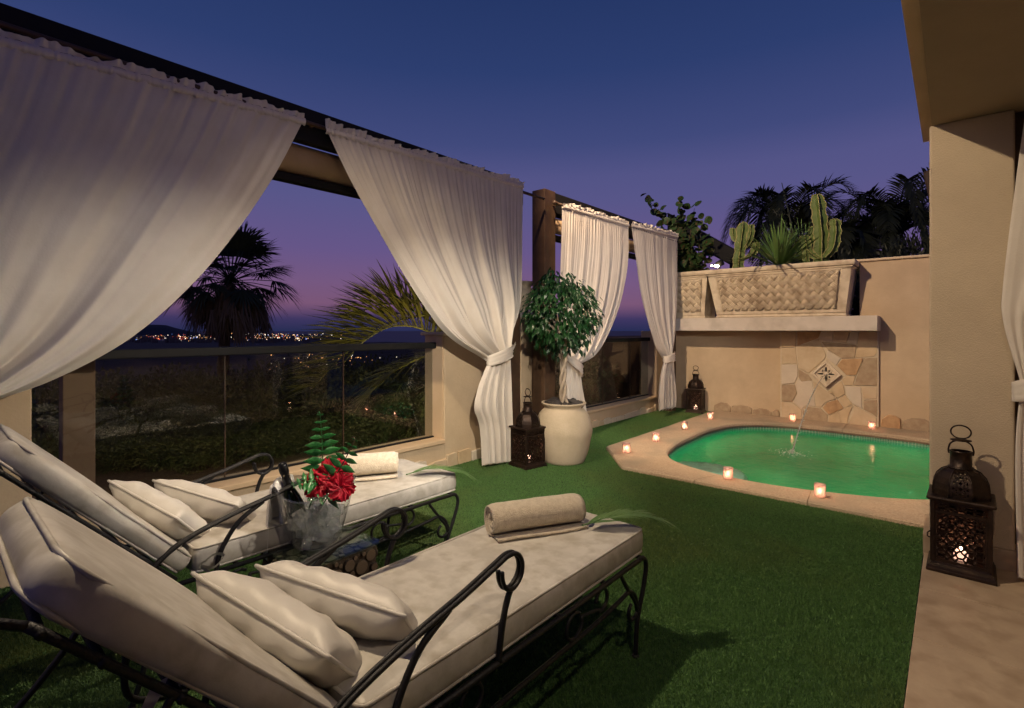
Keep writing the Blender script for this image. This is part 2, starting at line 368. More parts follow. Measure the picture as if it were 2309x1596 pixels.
pool = thing('swimming_pool', 'small curved swimming pool with stone coping and green water', 'pool', (0, 0, 0))
INNER = [(-2.44, 5.62), (-2.28, 5.13), (-1.90, 4.84), (-1.3, 4.73), (-.7, 4.84), (-.162, 5.10), (.18, 5.55), (.33, 6.3), (.28, 7.2), (.12, 7.75),
         (-.25, 7.97), (-1.0, 8.05), (-1.734, 8.02), (-2.12, 7.85), (-2.38, 7.5), (-2.49, 6.9), (-2.49, 6.2)]
inn = spline([(a, b, 0) for a, b in INNER], 10, True)
OUTER = [(-2.985, 8.56), (-2.985, 5.09), (-2.43, 4.44), (1.2, 4.47), (1.2, 8.56)]
PC = Vector((-1.05, 6.4, 0))
def ray_outer(ang):
    dx, dy = math.cos(ang), math.sin(ang); best = None
    for i in range(5):
        (x1, y1), (x2, y2) = OUTER[i], OUTER[(i + 1) % 5]; ex, ey = x2 - x1, y2 - y1; den = dx * ey - dy * ex
        if abs(den) < 1e-9: continue
        t = ((x1 - PC.x) * ey - (y1 - PC.y) * ex) / den; u = ((x1 - PC.x) * dy - (y1 - PC.y) * dx) / den
        if t > 0 and -1e-6 <= u <= 1 + 1e-6 and (best is None or t < best): best = t
    return Vector((PC.x + dx * best, PC.y + dy * best, 0))
angs_in = sorted([(math.atan2((p - PC).y, (p - PC).x), p) for p in inn], key=lambda q: q[0])
def inner_at(ang):
    A = angs_in; n = len(A)
    for i in range(n):
        a0, p0 = A[i]; a1, p1 = A[(i + 1) % n]
        if i == n - 1: a1 += 2 * PI
        for g in (ang, ang + 2 * PI, ang - 2 * PI):
            if a0 <= g <= a1: return p0.lerp(p1, (g - a0) / max(1e-9, a1 - a0))
corner_angs = [math.atan2(y - PC.y, x - PC.x) for x, y in OUTER]
cuts = sorted(corner_angs[1:2] + [rad(a) for a in (-172, -138, -109, -84, -58, -25, 12, 50, 75, 92, 108, 124, 150)])
for i in range(len(cuts)):
    a0, a1 = cuts[i], cuts[(i + 1) % len(cuts)] + (2 * PI if i == len(cuts) - 1 else 0)
    g = .0012; aa = [a0 + g + (a1 - a0 - 2 * g) * k / 16 for k in range(17)]
    for c in corner_angs:
        for c2 in (c, c + 2 * PI):
            if a0 + .01 < c2 < a1 - .01: aa.append(c2)
    aa.sort(); mb = MB(); rows = []
    sec = []
    for a in aa:
        pi_, po = inner_at(a), ray_outer(a); e = (po - pi_).normalized()
        prof = [(pi_ - e * .015, -.03), (pi_ - e * .028, -.005), (pi_ - e * .022, .022), (pi_, .036), (po - e * .02, .036), (po - e * .004, .024), (po, .005), (po, -.06)]
        sec.append([(q.x, q.y, z) for q, z in prof])
    mb.grid(sec); o0 = 0; k = len(sec[0])
    mb.f.append(tuple(range(k))); mb.f.append(tuple(reversed(range((len(sec) - 1) * k, len(sec) * k))))
    mb.build('coping_stone', 'coping', pool, smooth=False)
WL = -.062
rows = [[(p.x, p.y, z) for p in inn] for z in (-.02, -.3, -.8, -1.15)]
rows.append([(PC.x + (p.x - PC.x) * .8, PC.y + (p.y - PC.y) * .8, -1.25) for p in inn])
bs = MB(); bs.grid(rows, cu=True); o0 = len(rows) * len(inn) - len(inn); bs.f.append(tuple(o0 + k for k in range(len(inn))))
bs.build('basin', 'basin', pool)
mo = MB(); mg = MB(); L = 0; q = []
for i in range(len(inn)):
    a, b = inn[i], inn[(i + 1) % len(inn)]; nn = max(1, int((b - a).length / .026))
    for k in range(nn): q.append(a.lerp(b, k / nn))
mg.grid([[(PC.x + (p.x - PC.x) * .9975, PC.y + (p.y - PC.y) * .9975, z) for p in q] for z in (-.028, -.16)], cu=True)
for i in range(len(q)):
    a, b = q[i], q[(i + 1) % len(q)]; e = b - a
    if e.length < 1e-5: continue
    nrm = Vector((-e.y, e.x, 0)).normalized()
    if nrm.dot(PC - a) < 0: nrm = -nrm
    a2, b2 = a.lerp(b, .09) + nrm * .0072, a.lerp(b, .91) + nrm * .0072
    for r in range(5):
        z1 = -.030 - r * .026; z0 = z1 - .0235
        mo.add([(a2.x, a2.y, z0), (b2.x, b2.y, z0), (b2.x, b2.y, z1), (a2.x, a2.y, z1)], [(0, 1, 2, 3)])
mg.build('mosaic_bed', 'mosaic_grout', pool); tag(mo.build('mosaic_tiles', 'mosaic', pool), kind='stuff')
st = MB(); st.lathe([(.44, -1.2), (.44, -.24), (.41, -.21), (.0, -.20)], 32, (-1.98, 5.30), caps=False)
st.build('round_step', 'step_stone', pool)
wt = MB(); ctr = Vector((-1.385, 6.48, 0))
rings = [0, .12, .25, .4, .55, .7, .82, .9, .96, 1.0]
rows = []
for r in rings[1:]: rows.append([(PC.x + (p.x - PC.x) * r * 1.0, PC.y + (p.y - PC.y) * r, WL) for p in inn])
wt.grid(rows, cu=True); k = len(inn); wt.f = [tuple(reversed(q)) for q in wt.f]; wt.f.append(tuple(range(k)))
if (lambda p: sum(p[i].x * p[(i + 1) % k].y - p[(i + 1) % k].x * p[i].y for i in range(k)))(inn) < 0: wt.f = [tuple(reversed(q)) for q in wt.f]
tag(wt.build('water', 'pool_water', None, True), kind='structure')
for loc, e in (((-1.4, 6.0, -.5), 16), ((-.3, 6.3, -.5), 15), ((-1.9, 7.0, -.5), 9), ((-.6, 7.3, -.5), 9), ((-2.1, 5.25, -.075), 2.6), ((-1.85, 5.25, -.075), 2.6), ((-1.98, 5.48, -.075), 2.6)):  # white points over the round step are added to brighten it
    d = bpy.data.lights.new('pool_light_and_step_fill', 'POINT'); d.energy = e * .92; d.color = (.42, 1, .66) if e > 3 else (1, 1, .85); d.shadow_soft_size = 0
    o = bpy.data.objects.new('pool_light_and_step_fill', d); COL.objects.link(o); o.location = loc

# outside ground ----------------------------------------------------------------
def gz(d):
    T = [(0, -.12), (4, -.25), (10, -1.3), (30, -4.2), (100, -11.5), (300, -24), (600, -38), (1000, -40), (5000, -40)]
    for (a, z0), (b, z1) in zip(T, T[1:]):
        if d <= b: return z0 + (z1 - z0) * (d - a) / (b - a)
    return -40
rows = []
for i, x in enumerate([0, .5, 1, 2, 3, 4, 6, 8, 10, 14, 20, 30, 50, 80, 120, 200, 300, 450, 600, 800, 1000, 1400, 1900, 2400]):
    row = []
    for y in [-2500, -900, -300, -100, -40, -15, -8, -4, -2, 0, 2, 4, 6, 8, 10, 14, 20, 40, 90, 200, 400, 700, 1100]:
        yy = y * (1 if x > 300 else 1); xx = -4.08 - x
        if x >= 1400: xx = -4.08 - (1400 + (x - 1400) * max(.15, min(1.6, 1 - (y + 300) / 900)))
        z = gz(x) + (.0 if x < 1 else min(.25, x * .02) * nz((xx * .15, y * .15, 0), 1, 3)) + (nz((xx * .004, y * .004, 0)) * 5 if x > 150 else 0)
        row.append((xx, yy, max(z, -39.9)))
    rows.append(row)
gr = MB(); gr.grid(rows); tag(gr.build('hillside', 'hillside', None, True), kind='structure')
ml = MB(); rows = []
for x in np.linspace(.02, 5, 12):
    rows.append([(-4.08 - x, y, gz(x) + .03 + .05 * nz((x, y, 0), 1.3)) for y in np.linspace(-4, 12, 30)])
ml.grid(rows); tag(ml.build('mulch_bed', 'mulch', None, True), kind='structure')
bgd = MB().box(-7, 8, 9.5, 60, -.5, 1.2); tag(bgd.build('garden_terrace', 'mulch'), kind='structure')
cp = MB(); rows = []
for x in (560, 800, 1100, 1500, 2000, 2700, 3500, 4400, 5200):
    rows.append([(-x, x * r, -39.7 + 2.5 * nz((x * .003, r * 9, 0))) for r in [-1.6 + 2.18 * k / 40 + (.02 * nz((x * .002, k, 0)) if k == 40 else 0) for k in range(41)]])
cp.grid(rows); tag(cp.build('coastal_plain', 'hillside', None, True), kind='structure')
sea = MB().add([(-300, -30000, -40.3), (-30000, -30000, -40.3), (-30000, 30000, -40.3), (-300, 30000, -40.3)], [(0, 1, 2, 3)])
tag(sea.build('sea', 'sea'), kind='structure')
hl = MB(); rows = []
for k in range(5):
    row = []
    for j in range(41):
        u = 60 + j * 10.5; s = math.sin(PI * j / 40); d = 4200 + k * 160
        base = PD(u, 745, d); h = [0, .6, 1, .6, 0][k] * (42 + 62 * s ** .8 * (1 + .25 * nz((j * .25, 0, 0)))) * (1 if j < 30 else (40 - j) / 10)
        row.append((base.x, base.y, -42 + h))
    rows.append(row)
hl.grid(rows); tag(hl.build('far_hill', 'far_hill', None, True), kind='structure')
# distant town: low blocks and lit lamps
tw = MB()
LT = {k: MB() for k in ('light_amber', 'light_white', 'light_red', 'light_blue')}
rt = random.Random(5)
def town_at(u, v): return P(u, v, -39.5)
for i in range(230):
    u = rt.uniform(230, 770); v = rt.uniform(757, 773) if u < 700 else rt.uniform(762, 769)
    p = town_at(u, v); s = rt.uniform(8, 26); h = rt.uniform(4, 14) * (1.6 if rt.random() < .15 else 1)
    tw.box(p.x - s / 2, p.x + s / 2, p.y - s / 2, p.y + s / 2, -41, -39.5 + h)
def dot(p, px, kind):
    d = p.x * FW[0] + p.y * FW[1]; r = px * d / FPX * .5
    LT[kind].add([(p.x + r, p.y, p.z), (p.x - r, p.y, p.z), (p.x, p.y + r, p.z), (p.x, p.y - r, p.z), (p.x, p.y, p.z + r), (p.x, p.y, p.z - r)],
                 [(0, 2, 4), (2, 1, 4), (1, 3, 4), (3, 0, 4), (2, 0, 5), (1, 2, 5), (3, 1, 5), (0, 3, 5)])
for i in range(720):
    u = rt.triangular(220, 790, 560); f = (u - 220) / 570
    v = rt.uniform(750 + 5 * f, 768 - 2 * f) if rt.random() < .75 else rt.uniform(764, 771)
    p = town_at(u, v); p.z += rt.uniform(3, 12)
    k = rt.choices(['light_amber', 'light_white', 'light_red', 'light_blue'], [5, 5, .9, .9])[0]
    if u < 420 and rt.random() < .3: k = 'light_red'
    dot(p, rt.triangular(.4, 2.8, .7), k)
for i in range(110):
    u = rt.triangular(560, 980, 760); v = rt.uniform(798, 850); p = P(u, v, gz(600))
    t = 0
    d = 250 + 350 * (850 - v) / 52; p = PD(u, v, d); dot(p, rt.uniform(1.2, 3.0), rt.choice(['light_amber', 'light_white', 'light_amber']))
tag(tw.build('distant_town', 'town'), 'low buildings of the distant coastal town beyond the balustrade', 'town', kind='stuff')
lo = bpy.data.objects.new('town_lights', None); COL.objects.link(lo); tag(lo, 'scattered lit lamps of the distant coastal town at dusk', 'lights', kind='stuff')
for k, mb in LT.items(): tag(mb.build('lamp_glow', k, lo), kind='stuff')

# parapet wall on the view side ---------------------------------------------------
pw = thing('parapet_wall', 'ochre stucco parapet wall with low openings on the sea side', 'wall', (0, 0, 0))
TH = .28
MB().box(WX - TH, WX, -2.6, .393, 0, 2.40).build('wall_pier', 'stucco', pw, bevel=.008)
MB().box(WX - TH, WX, .393, 3.363, -.3, .245).build('under_sill_wall', 'stucco', pw)
MB().box(WX - TH, WX, 3.363, 4.52, -.3, 1.30).build('wall_pier', 'stucco', pw, bevel=.008)
MB().box(WX - TH - .04, WX + .035, 3.315, 4.50, 1.30, 1.335).build('wall_cap', 'cream_trim', pw, bevel=.012)
MB().box(WX - TH, WX + .02, .40, 3.355, .245, .285).build('sill', 'sill_paint', pw, bevel=.006)
MB().box(WX - TH + .005, WX - .012, 3.345, 3.362, .286, 1.298).build('window_jamb', 'sill_paint', pw)
MB().box(WX - TH, WX + .02, 4.52, 4.966, -.3, 1.50).build('wall_pier', 'stucco', pw, bevel=.008)
MB().box(WX - TH - .03, WX + .05, 4.50, 4.985, 1.50, 1.548).build('wall_cap', 'ledge_paint', pw, bevel=.012)
MB().box(WX - TH, WX, 4.966, 8.10, -.3, .215).build('under_sill_wall', 'stucco', pw)
MB().box(WX - TH, WX + .02, 4.97, 8.09, .215, .25).build('sill', 'sill_paint', pw, bevel=.006)
MB().box(WX - TH, WX, 8.10, 9.0, -.3, 1.34).build('wall_pier', 'stucco', pw, bevel=.008)
rs = random.Random(3)
def plinth(y0, y1, h0, h1, plane, name='plinth_stone', axis='y', parent=pw, out=1):
    y = y0
    while y < y1 - .03:
        w = min(rs.uniform(.14, .30), y1 - y); h = rs.uniform(h0, h1); g = .006
        poly = [(y + g, .0), (y + w - g, .0), (y + w - g + rs.uniform(-.006, .006), h * rs.uniform(.75, 1)), (y + w * .72, h), (y + w * .35, h * rs.uniform(.9, 1.05)), (y + g, h * rs.uniform(.7, 1))]
        if axis == 'y': fn = lambda a, b, t: (plane + t, a, b)
        else: fn = lambda a, b, t: (a, plane - t, b + .03)
        MB().prism(poly, fn, -.01, .018 + rs.uniform(0, .008)).build(name, 'flagstone%d' % rs.choice([2, 4, 0, 2]), parent, bevel=.006)
        y += w
plinth(-.9, .38, .10, .16, WX); plinth(.40, 4.50, .08, .15, WX); plinth(4.98, 8.08, .07, .13, WX)

# glass balustrades
def balustrade(ys, z0, z1, label, y_end0, y_end1):
    b = thing('glass_balustrade', label, 'balustrade', (-3.93, (y_end0 + y_end1) / 2, z0)); o = Vector(b.location)
    for a, c in zip(ys, ys[1:]):
        MB().box(-.005, .005, a + .004 - o.y, c - .004 - o.y, 0.001, z1 - z0).build('glass_panel', 'balustrade_glass', b)
    for yy in ys[1:-1]: MB().box(-.007, .007, yy - .0035 - o.y, yy + .0035 - o.y, 0.001, z1 - z0 - .004).build('joint', 'dark_wood', b)
    MB().box(-.03, .045, y_end0 - o.y, y_end1 - o.y, z1 - z0 - .002, z1 - z0 + .058).build('handrail', 'dark_metal', b, bevel=.008)
    MB().box(-.012, .012, y_end0 - o.y, y_end1 - o.y, 0, .014).build('bottom_channel', 'dark_metal', b)
balustrade([.42, 1.415, 2.35, 3.335], .286, 1.175, 'three-pane glass balustrade with black handrail in the nearer opening', .41, 3.41)
balustrade([5.0, 5.75, 6.6, 7.45, 8.09], .251, 1.175, 'glass balustrade with black handrail behind the far pair of curtains', 4.97, 8.095)
ps = thing('painted_post', 'pinkish brown square post beyond the glass at the far left', 'post', (-4.22, .62, -.13))
MB().box(-.07, .07, -.05, .11, 0, 2.53).build('shaft', 'post_paint', ps, bevel=.006)
MB().box(-.09, .09, -.07, .13, 0, .08).build('foot', 'post_paint', ps, bevel=.006)

# pergolas -----------------------------------------------------------------------
def rod(parent_label, y0, y1, x, z, fin=(False, False), rings=()):
    r = thing('curtain_rod', parent_label, 'curtain rod', (x, (y0 + y1) / 2, z)); yc = (y0 + y1) / 2
    MB().tube([(0, y0 - yc, 0), (0, y1 - yc, 0)], .016, 10).build('pole', 'brown_wood', r, True)
    for on, y, s in ((fin[0], y0, -1), (fin[1], y1, 1)):
        if on:
            mb = MB().lathe([(.016, 0), (.022, .005), (.022, .012), (.015, .018), (.026, .04), (.028, .052), (.018, .068), (.004, .072)], 12)
            mb.xf(Matrix.Translation((0, y - yc, 0)) @ Matrix.Rotation(-s * PI / 2, 4, 'X')); mb.build('finial', 'brown_wood', r, True)
    for y in rings:
        MB().box(-.10, .005, y - yc - .012, y - yc + .012, -.012, .012).build('bracket', 'dark_wood', r)
    return r
pg = thing('pergola_frame', 'long black timber pergola frame along the nearer opening', 'pergola', (-3.55, 1.0, 0)); o = Vector(pg.location)
MB().box(-.03, .05, -3.6, 4.24 - o.y, 2.70, 2.945).build('fascia_beam', 'black_wood', pg, bevel=.006)
MB().box(-.28, -.03, -3.6, 4.20 - o.y, 2.80, 2.93).build('top_beam', 'black_wood', pg)
MB().box(-.17, -.09, -3.6, 4.10 - o.y, 2.435, 2.495).build('awning_bar', 'black_wood', pg, bevel=.01)
MB().tube([(-.15, -3.5, 2.62), (-.15, 4.05 - o.y, 2.62)], .112, 20).build('awning_roll', 'awning', pg, True)
MB().box(-.21, -.05, 4.165 - o.y, 4.31 - o.y, 0, 2.70).build('post', 'dark_wood', pg, bevel=.006)
MB().box(-.21, -.05, -3.2, -3.05, 0, 2.70).build('post', 'dark_wood', pg, bevel=.006)
rod('brown wooden curtain rod under the nearer pergola beam', -2.2, 4.55, -3.455, 2.82, rings=(1.83, -.4))
pg = thing('pergola_frame', 'shorter brown timber pergola frame along the far opening', 'pergola', (-3.5, 4.8, 0)); o = Vector(pg.location)
MB().box(-.185, 0, 4.623 - o.y, 4.83 - o.y, 0, 2.965).build('post', 'brown_wood', pg, bevel=.006)
MB().box(-.16, -.005, 4.83 - o.y, 8.55 - o.y, 2.72, 2.955).build('fascia_beam', 'black_wood', pg, bevel=.006)
MB().box(-.185, -.02, 8.14 - o.y, 8.30 - o.y, 0, 2.72).build('post', 'dark_wood', pg, bevel=.006)
MB().box(-.14, -.05, 4.83 - o.y, 8.14 - o.y, 2.42, 2.48).build('awning_bar', 'black_wood', pg)
MB().tube([(-.105, 4.84 - o.y, 2.60), (-.105, 8.13 - o.y, 2.60)], .09, 18).build('awning_roll', 'awning', pg, True)
rod('brown wooden curtain rod with turned finial on the far pergola', 4.74, 8.16, -3.415, 2.80, fin=(True, True), rings=(4.78, 8.1))
# neighbour's sloping dark beam behind the planters
a, b2, c, d = PY(1560, 510, 10.2), PY(1662, 566, 10.2), PY(1662, 606, 10.2), PY(1560, 552, 10.2)
sb = MB(); e = (b2 - a) * .6; A = [a - e, b2 + e * 0, c, d - e]
sb.add([tuple(p) for p in A] + [(p.x, p.y + .25, p.z) for p in A], [(0, 1, 2, 3), (7, 6, 5, 4), (0, 4, 5, 1), (1, 5, 6, 2), (2, 6, 7, 3), (3, 7, 4, 0)])
bb = thing('sloping_awning', 'black sloping awning arm on a post behind the planters', 'awning', (A[1].x, A[1].y + .12, 0))
sb.xf(Matrix.Translation(-Vector(bb.location))); sb.build('arm', 'dark_metal', bb, bevel=.01)
MB().box(-.16, -.02, -.07, .07, 1.0, c.z + .1).build('post', 'black_wood', bb)

# back wall with ledge, stone panel -----------------------------------------------
BY = 8.60
bw = thing('back_wall', 'ochre back wall of the pool with a pale ledge and stone panel', 'wall', (-1.8, BY, 0)); o = Vector(bw.location)
def bpart(mb, name, m_, **k): return mb.xf(Matrix.Translation(-o)).build(name, m_, bw, **k)
bpart(MB().box(-3.78, -.80, BY, BY + .6, -.3, 1.345), 'wall_body', 'stucco')
bpart(MB().box(-.80, 3.0, BY + .0, BY + .25, -.3, 2.31), 'wall_body', 'stucco')
bpart(MB().box(-.985, -.80, BY, BY + .25, 1.55, 2.31), 'wall_body', 'stucco')
bpart(MB().box(-1.03, 3.0, BY - .035, BY + .28, 2.31, 2.345), 'wall_cap', 'cream_trim', bevel=.01)
bpart(MB().box(-3.70, -.745, 8.19, 9.15, 1.346, 1.548), 'ledge', 'ledge_paint', bevel=.006)
PF = BY - .05
bpart(MB().box(-1.985, -.765, PF, BY - .001, -.02, 1.345), 'stone_panel_bed', 'mortar')
def z6(x, y): return ((2150 + x / 3.99) * .7959, (850 + y / 3.99) * .7959)
STONES = [[(250, 350), (425, 350), (415, 530), (252, 540)], [(425, 350), (705, 350), (670, 430), (430, 520)], [(705, 350), (840, 350), (835, 470), (705, 465), (672, 430)],
 [(840, 350), (1035, 350), (985, 490), (838, 470)], [(1035, 350), (1130, 350), (1105, 505), (985, 490)], [(1130, 350), (1335, 350), (1335, 600), (1300, 640), (1085, 655)],
 [(425, 525), (675, 435), (755, 600), (750, 660), (560, 830), (440, 770)], [(700, 470), (985, 492), (1105, 508), (1085, 655), (935, 660), (765, 555)],
 [(765, 560), (930, 660), (870, 740), (755, 650)], [(935, 665), (1180, 655), (1100, 850), (985, 850), (875, 740)], [(1180, 655), (1335, 645), (1335, 975), (1065, 965)],
 [(252, 545), (412, 535), (435, 720), (252, 725)], [(252, 730), (435, 725), (440, 860), (400, 940), (252, 955)], [(445, 780), (560, 840), (600, 905), (480, 925), (440, 870)],
 [(252, 960), (405, 950), (430, 1050), (380, 1150), (252, 1140)], [(410, 950), (440, 890), (600, 910), (620, 1050), (640, 1200), (520, 1195), (485, 1235), (385, 1155), (432, 1050)],
 [(610, 910), (760, 1020), (890, 1110), (760, 1150), (700, 1215), (645, 1200), (622, 1040)], [(985, 855), (1095, 855), (1060, 965), (960, 965), (930, 900)],
 [(770, 1030), (930, 910), (960, 970), (975, 1060), (890, 1110)], [(965, 970), (1150, 975), (1165, 1230), (1060, 1175), (985, 1080)],
 [(1155, 980), (1335, 980), (1335, 1120), (1180, 1120)], [(1180, 1125), (1335, 1125), (1335, 1330), (1270, 1280), (1175, 1235)],
 [(760, 1155), (890, 1120), (960, 1220), (785, 1300), (715, 1215)], [(890, 1115), (970, 1065), (1055, 1180), (965, 1220)], [(252, 1145), (375, 1155), (485, 1240), (485, 1350), (252, 1330)],
 [(490, 1240), (520, 1200), (700, 1220), (780, 1300), (775, 1390), (490, 1352)], [(785, 1305), (1060, 1185), (1010, 1320), (1000, 1420), (780, 1392)],
 [(1065, 1185), (1170, 1240), (1265, 1285), (1332, 1340), (1332, 1455), (1005, 1420), (1060, 1270)]]
sm = [0, 1, 2, 4, 2, 0, 4, 3, 2, 1, 3, 4, 2, 3, 3, 2, 4, 0, 0, 2, 4, 3, 1, 0, 4, 3, 0, 4]
for k, poly in enumerate(STONES):
    q = [PY(*z6(*p), PF) for p in poly]; q = [(max(-1.98, min(-.77, p.x)), max(.03, min(1.343, p.z))) for p in q]
    cx_, cz_ = sum(p[0] for p in q) / len(q), sum(p[1] for p in q) / len(q)
    sh = []
    for i_, (x, z) in enumerate(q):
        dl = math.hypot(x - cx_, z - cz_); f = 1 - .0065 / max(dl, .03); sh.append((cx_ + (x - cx_) * f, cz_ + (z - cz_) * f))
    if sum((sh[i_][0] * sh[(i_ + 1) % len(sh)][1] - sh[(i_ + 1) % len(sh)][0] * sh[i_][1]) for i_ in range(len(sh))) > 0: sh = sh[::-1]
    th = .008 + rs.uniform(0, .008)
    bpart(MB().prism(sh, lambda a, b, t: (a, PF - t, b), -.004, th), 'stone', 'flagstone%d' % sm[k], bevel=.003)
for (y0, y1, a, b) in ((-3.0, -2.0, .10, .16), (-.75, 1.0, .14, .22)):
    x = y0
    while x < y1 - .05:
        w = min(rs.uniform(.2, .34), y1 - x); h = rs.uniform(a, b); g = .006
        poly = [(x + g, .0), (x + w - g, .0), (x + w - g, h * rs.uniform(.55, .8)), (x + w * .75, h * rs.uniform(.9, 1)), (x + w * .4, h), (x + g + .01, h * rs.uniform(.6, .85))]
        bpart(MB().prism(poly, lambda p_, q_, t: (p_, BY - t, q_ + .02), -.004, .02 + rs.uniform(0, .01)), 'plinth_stone', 'flagstone%d' % rs.choice([1, 3, 2, 4, 3]), bevel=.008)
        x += w

# carved diamond spout
dc = PY(*z6(757, 835), PF - .03)
sp_ = thing('carved_spout_tile', 'pale carved stone diamond tile with flower cutouts pouring water', 'spout', (dc.x, PF - .02, dc.z))
hd = .185
def dia(r): return [(-r, 0), (0, -r * 1.02), (r, 0), (0, r * 1.02)]
def ringmesh(r0, r1, t0, t1, mb):
    a, b = dia(r0), dia(r1)
    vs = [(x, -t0, z) for x, z in a] + [(x, -t0, z) for x, z in b] + [(x, -t1, z) for x, z in a] + [(x, -t1, z) for x, z in b]; fs = []
    for i in range(4):
        j = (i + 1) % 4; fs += [(i, j, 4 + j, 4 + i), (8 + i, 12 + i, 12 + j, 8 + j), (i, 8 + i, 8 + j, j), (4 + i, 4 + j, 12 + j, 12 + i)]
    mb.add(vs, fs)
MB().prism(dia(hd + .0), lambda a, b, t: (a, -t, b), .0, .018).build('back_plate', 'carved_stone', sp_, bevel=.003)
mb = MB(); ringmesh(hd, hd * .80, .017, .045, mb); ringmesh(hd * .78, hd * .74, .017, .034, mb); mb.build('frame', 'carved_stone', sp_, bevel=.004)
for k in range(4):
    a = k * PI / 2; mb = MB(); pts = [(math.cos(t) * .040, math.sin(t) * .0125) for t in np.linspace(0, 2 * PI, 14)[:-1]]
    mb.prism(pts, lambda x, z, t: ((x + .066) * math.cos(a) - z * math.sin(a), -t, (x + .066) * math.sin(a) + z * math.cos(a)), .015, .0192); mb.build('cutout_shade', 'hole_shade', sp_)  # dark plate paints the shade of a pierced hole
    rm = MB(); rm.tube([((.066 + math.cos(t) * .045) * math.cos(a) - math.sin(t) * .017 * math.sin(a), -.021, (.066 + math.cos(t) * .045) * math.sin(a) + math.sin(t) * .017 * math.cos(a)) for t in np.linspace(0, 2 * PI, 17)[:-1]], .0055, 6, True)
    rm.build('petal_rim', 'carved_stone', sp_, True)
    a2 = a + PI / 4; mb = MB(); mb.prism([(math.cos(t) * .010, math.sin(t) * .010) for t in np.linspace(0, 2 * PI, 9)[:-1]], lambda x, z, t: (x + .062 * math.cos(a2), -t, z + .062 * math.sin(a2)), .015, .0192); mb.build('cutout_shade', 'hole_shade', sp_)
    for sgn in (-1, 1):
        lf = MB(); a3 = a2 + sgn * .30
        lf.tube([(.03 * math.cos(a2), -.020, .03 * math.sin(a2)), (.07 * math.cos(a3), -.03, .07 * math.sin(a3)), (.098 * math.cos(a2 + sgn * .12), -.022, .098 * math.sin(a2 + sgn * .12))], [.004, .009, .003], 6)
        lf.build('leaf_scroll', 'carved_stone', sp_, True)
MB().lathe([(.026, 0), (.028, .012), (.018, .022), (.010, .026), (.008, .03)], 14).xf(Matrix.Translation((0, -.017, 0)) @ Matrix.Rotation(PI / 2, 4, 'X')).build('boss', 'carved_stone', sp_, True)
# water jet
sx = P(1785, 1022, WL); st0 = Vector((dc.x, PF - .06, dc.z)); jet = MB(); N = 46; pts = []; rr = []
for i in range(N):
    t = i / (N - 1); p = st0.lerp(Vector((sx.x, sx.y, 0)), t); p.z = dc.z + .0 * t - (dc.z - WL) * (t * .25 + t * t * .75)
    p += Vector((nz((t * 30, 0, 0)), 0, nz((0, t * 30, 0)))) * .006 * t; pts.append(p); rr.append(.0045 + .0035 * abs(math.sin(i * 1.9)) * (0.4 + t))
wj = thing('water_jet', 'thin arc of water falling from the spout into the pool', 'water jet', tuple(sx))
jet.tube([p - sx for p in pts], rr, 6); jet.build('stream', 'jet_water', wj, True)
drops = MB(); rj = random.Random(2)
for i in range(110):
    t = rj.uniform(.35, 1); p = Vector(sample(pts, t)) + Vector((rj.gauss(0, .012), rj.gauss(0, .012), rj.gauss(0, .02))); r = rj.uniform(.002, .005)
    drops.lathe([(.0002, -r), (r * .8, -r * .4), (r * .8, r * .4), (.0002, r)], 5, caps=False); k = len(drops.v) - 20
    for j in range(20): drops.v[k + j] = tuple(Vector(drops.v[k + j]) + p - sx)
for i in range(260):
    a = rj.uniform(0, 2 * PI); rd = abs(rj.gauss(0, .10)); r = rj.uniform(.002, .0065); p = Vector((math.cos(a) * rd, math.sin(a) * rd, max(.002, .055 * math.exp(-(rd / .05) ** 2) * rj.random())))
    drops.lathe([(.0002, -r * .3), (r, 0), (.0002, r * .7)], 6, caps=False); k = len(drops.v) - 18
    for j in range(18): drops.v[k + j] = tuple(Vector(drops.v[k + j]) + p)
tag(drops.build('splash_drops', 'foam', wj, True), kind='stuff')

# house on the right ---------------------------------------------------------------
hs = thing('house_pillar', 'rough cream stucco pillar carrying the soffit at right', 'pillar', (.08, 4.1, 0)); o = Vector(hs.location)
MB().box(-.105, .262, 3.945, 4.35, 0, 2.574).xf(Matrix.Translation(-o)).build('shaft', 'stucco_rough', hs, bevel=.012, seg=3)
MB().box(-.135, .275, 3.922, 4.36, 0, .135).xf(Matrix.Translation(-o)).build('skirting', 'floor_tile', hs, bevel=.006)
sf = thing('roof_overhang', 'dim ochre soffit of the house roof above the terrace', 'roof', (1.0, 1.0, 2.574)); o = Vector(sf.location)
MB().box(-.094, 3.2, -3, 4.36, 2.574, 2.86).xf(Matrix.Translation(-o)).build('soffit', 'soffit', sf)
MB().box(-.16, -.095, -3, 4.7, 2.70, 2.90).xf(Matrix.Translation(-o)).build('eave_edge', 'stucco', sf)
hw = thing('house_wall', 'dark door surround of the house beside the right pillar', 'wall', (1.0, 4.2, 0)); o = Vector(hw.location)
MB().box(.263, .33, 4.02, 4.20, 0, 2.573).xf(Matrix.Translation(-o)).build('door_frame', 'dark_wood', hw)
MB().box(.33, 3.0, 4.08, 4.20, 0, 2.573).xf(Matrix.Translation(-o)).build('wall_body', 'stucco', hw)
MB().box(2.2, 2.4, -3, 4.0, 0, 2.573).xf(Matrix.Translation(-o)).build('wall_body', 'stucco', hw)
MB().box(.24, .62, 3.955, 4.08, .02, .15).xf(Matrix.Translation(-o)).build('skirting', 'floor_tile', hw)
ch = thing('chimney', 'brown tiled roof corner showing beside the right pillar', 'roof', tuple(PY(2099, 600, 12.0)))
c0 = Vector(ch.location); t0 = PY(2080, 388, 12.0) - c0; t1 = PY(2094, 450, 12.0) - c0
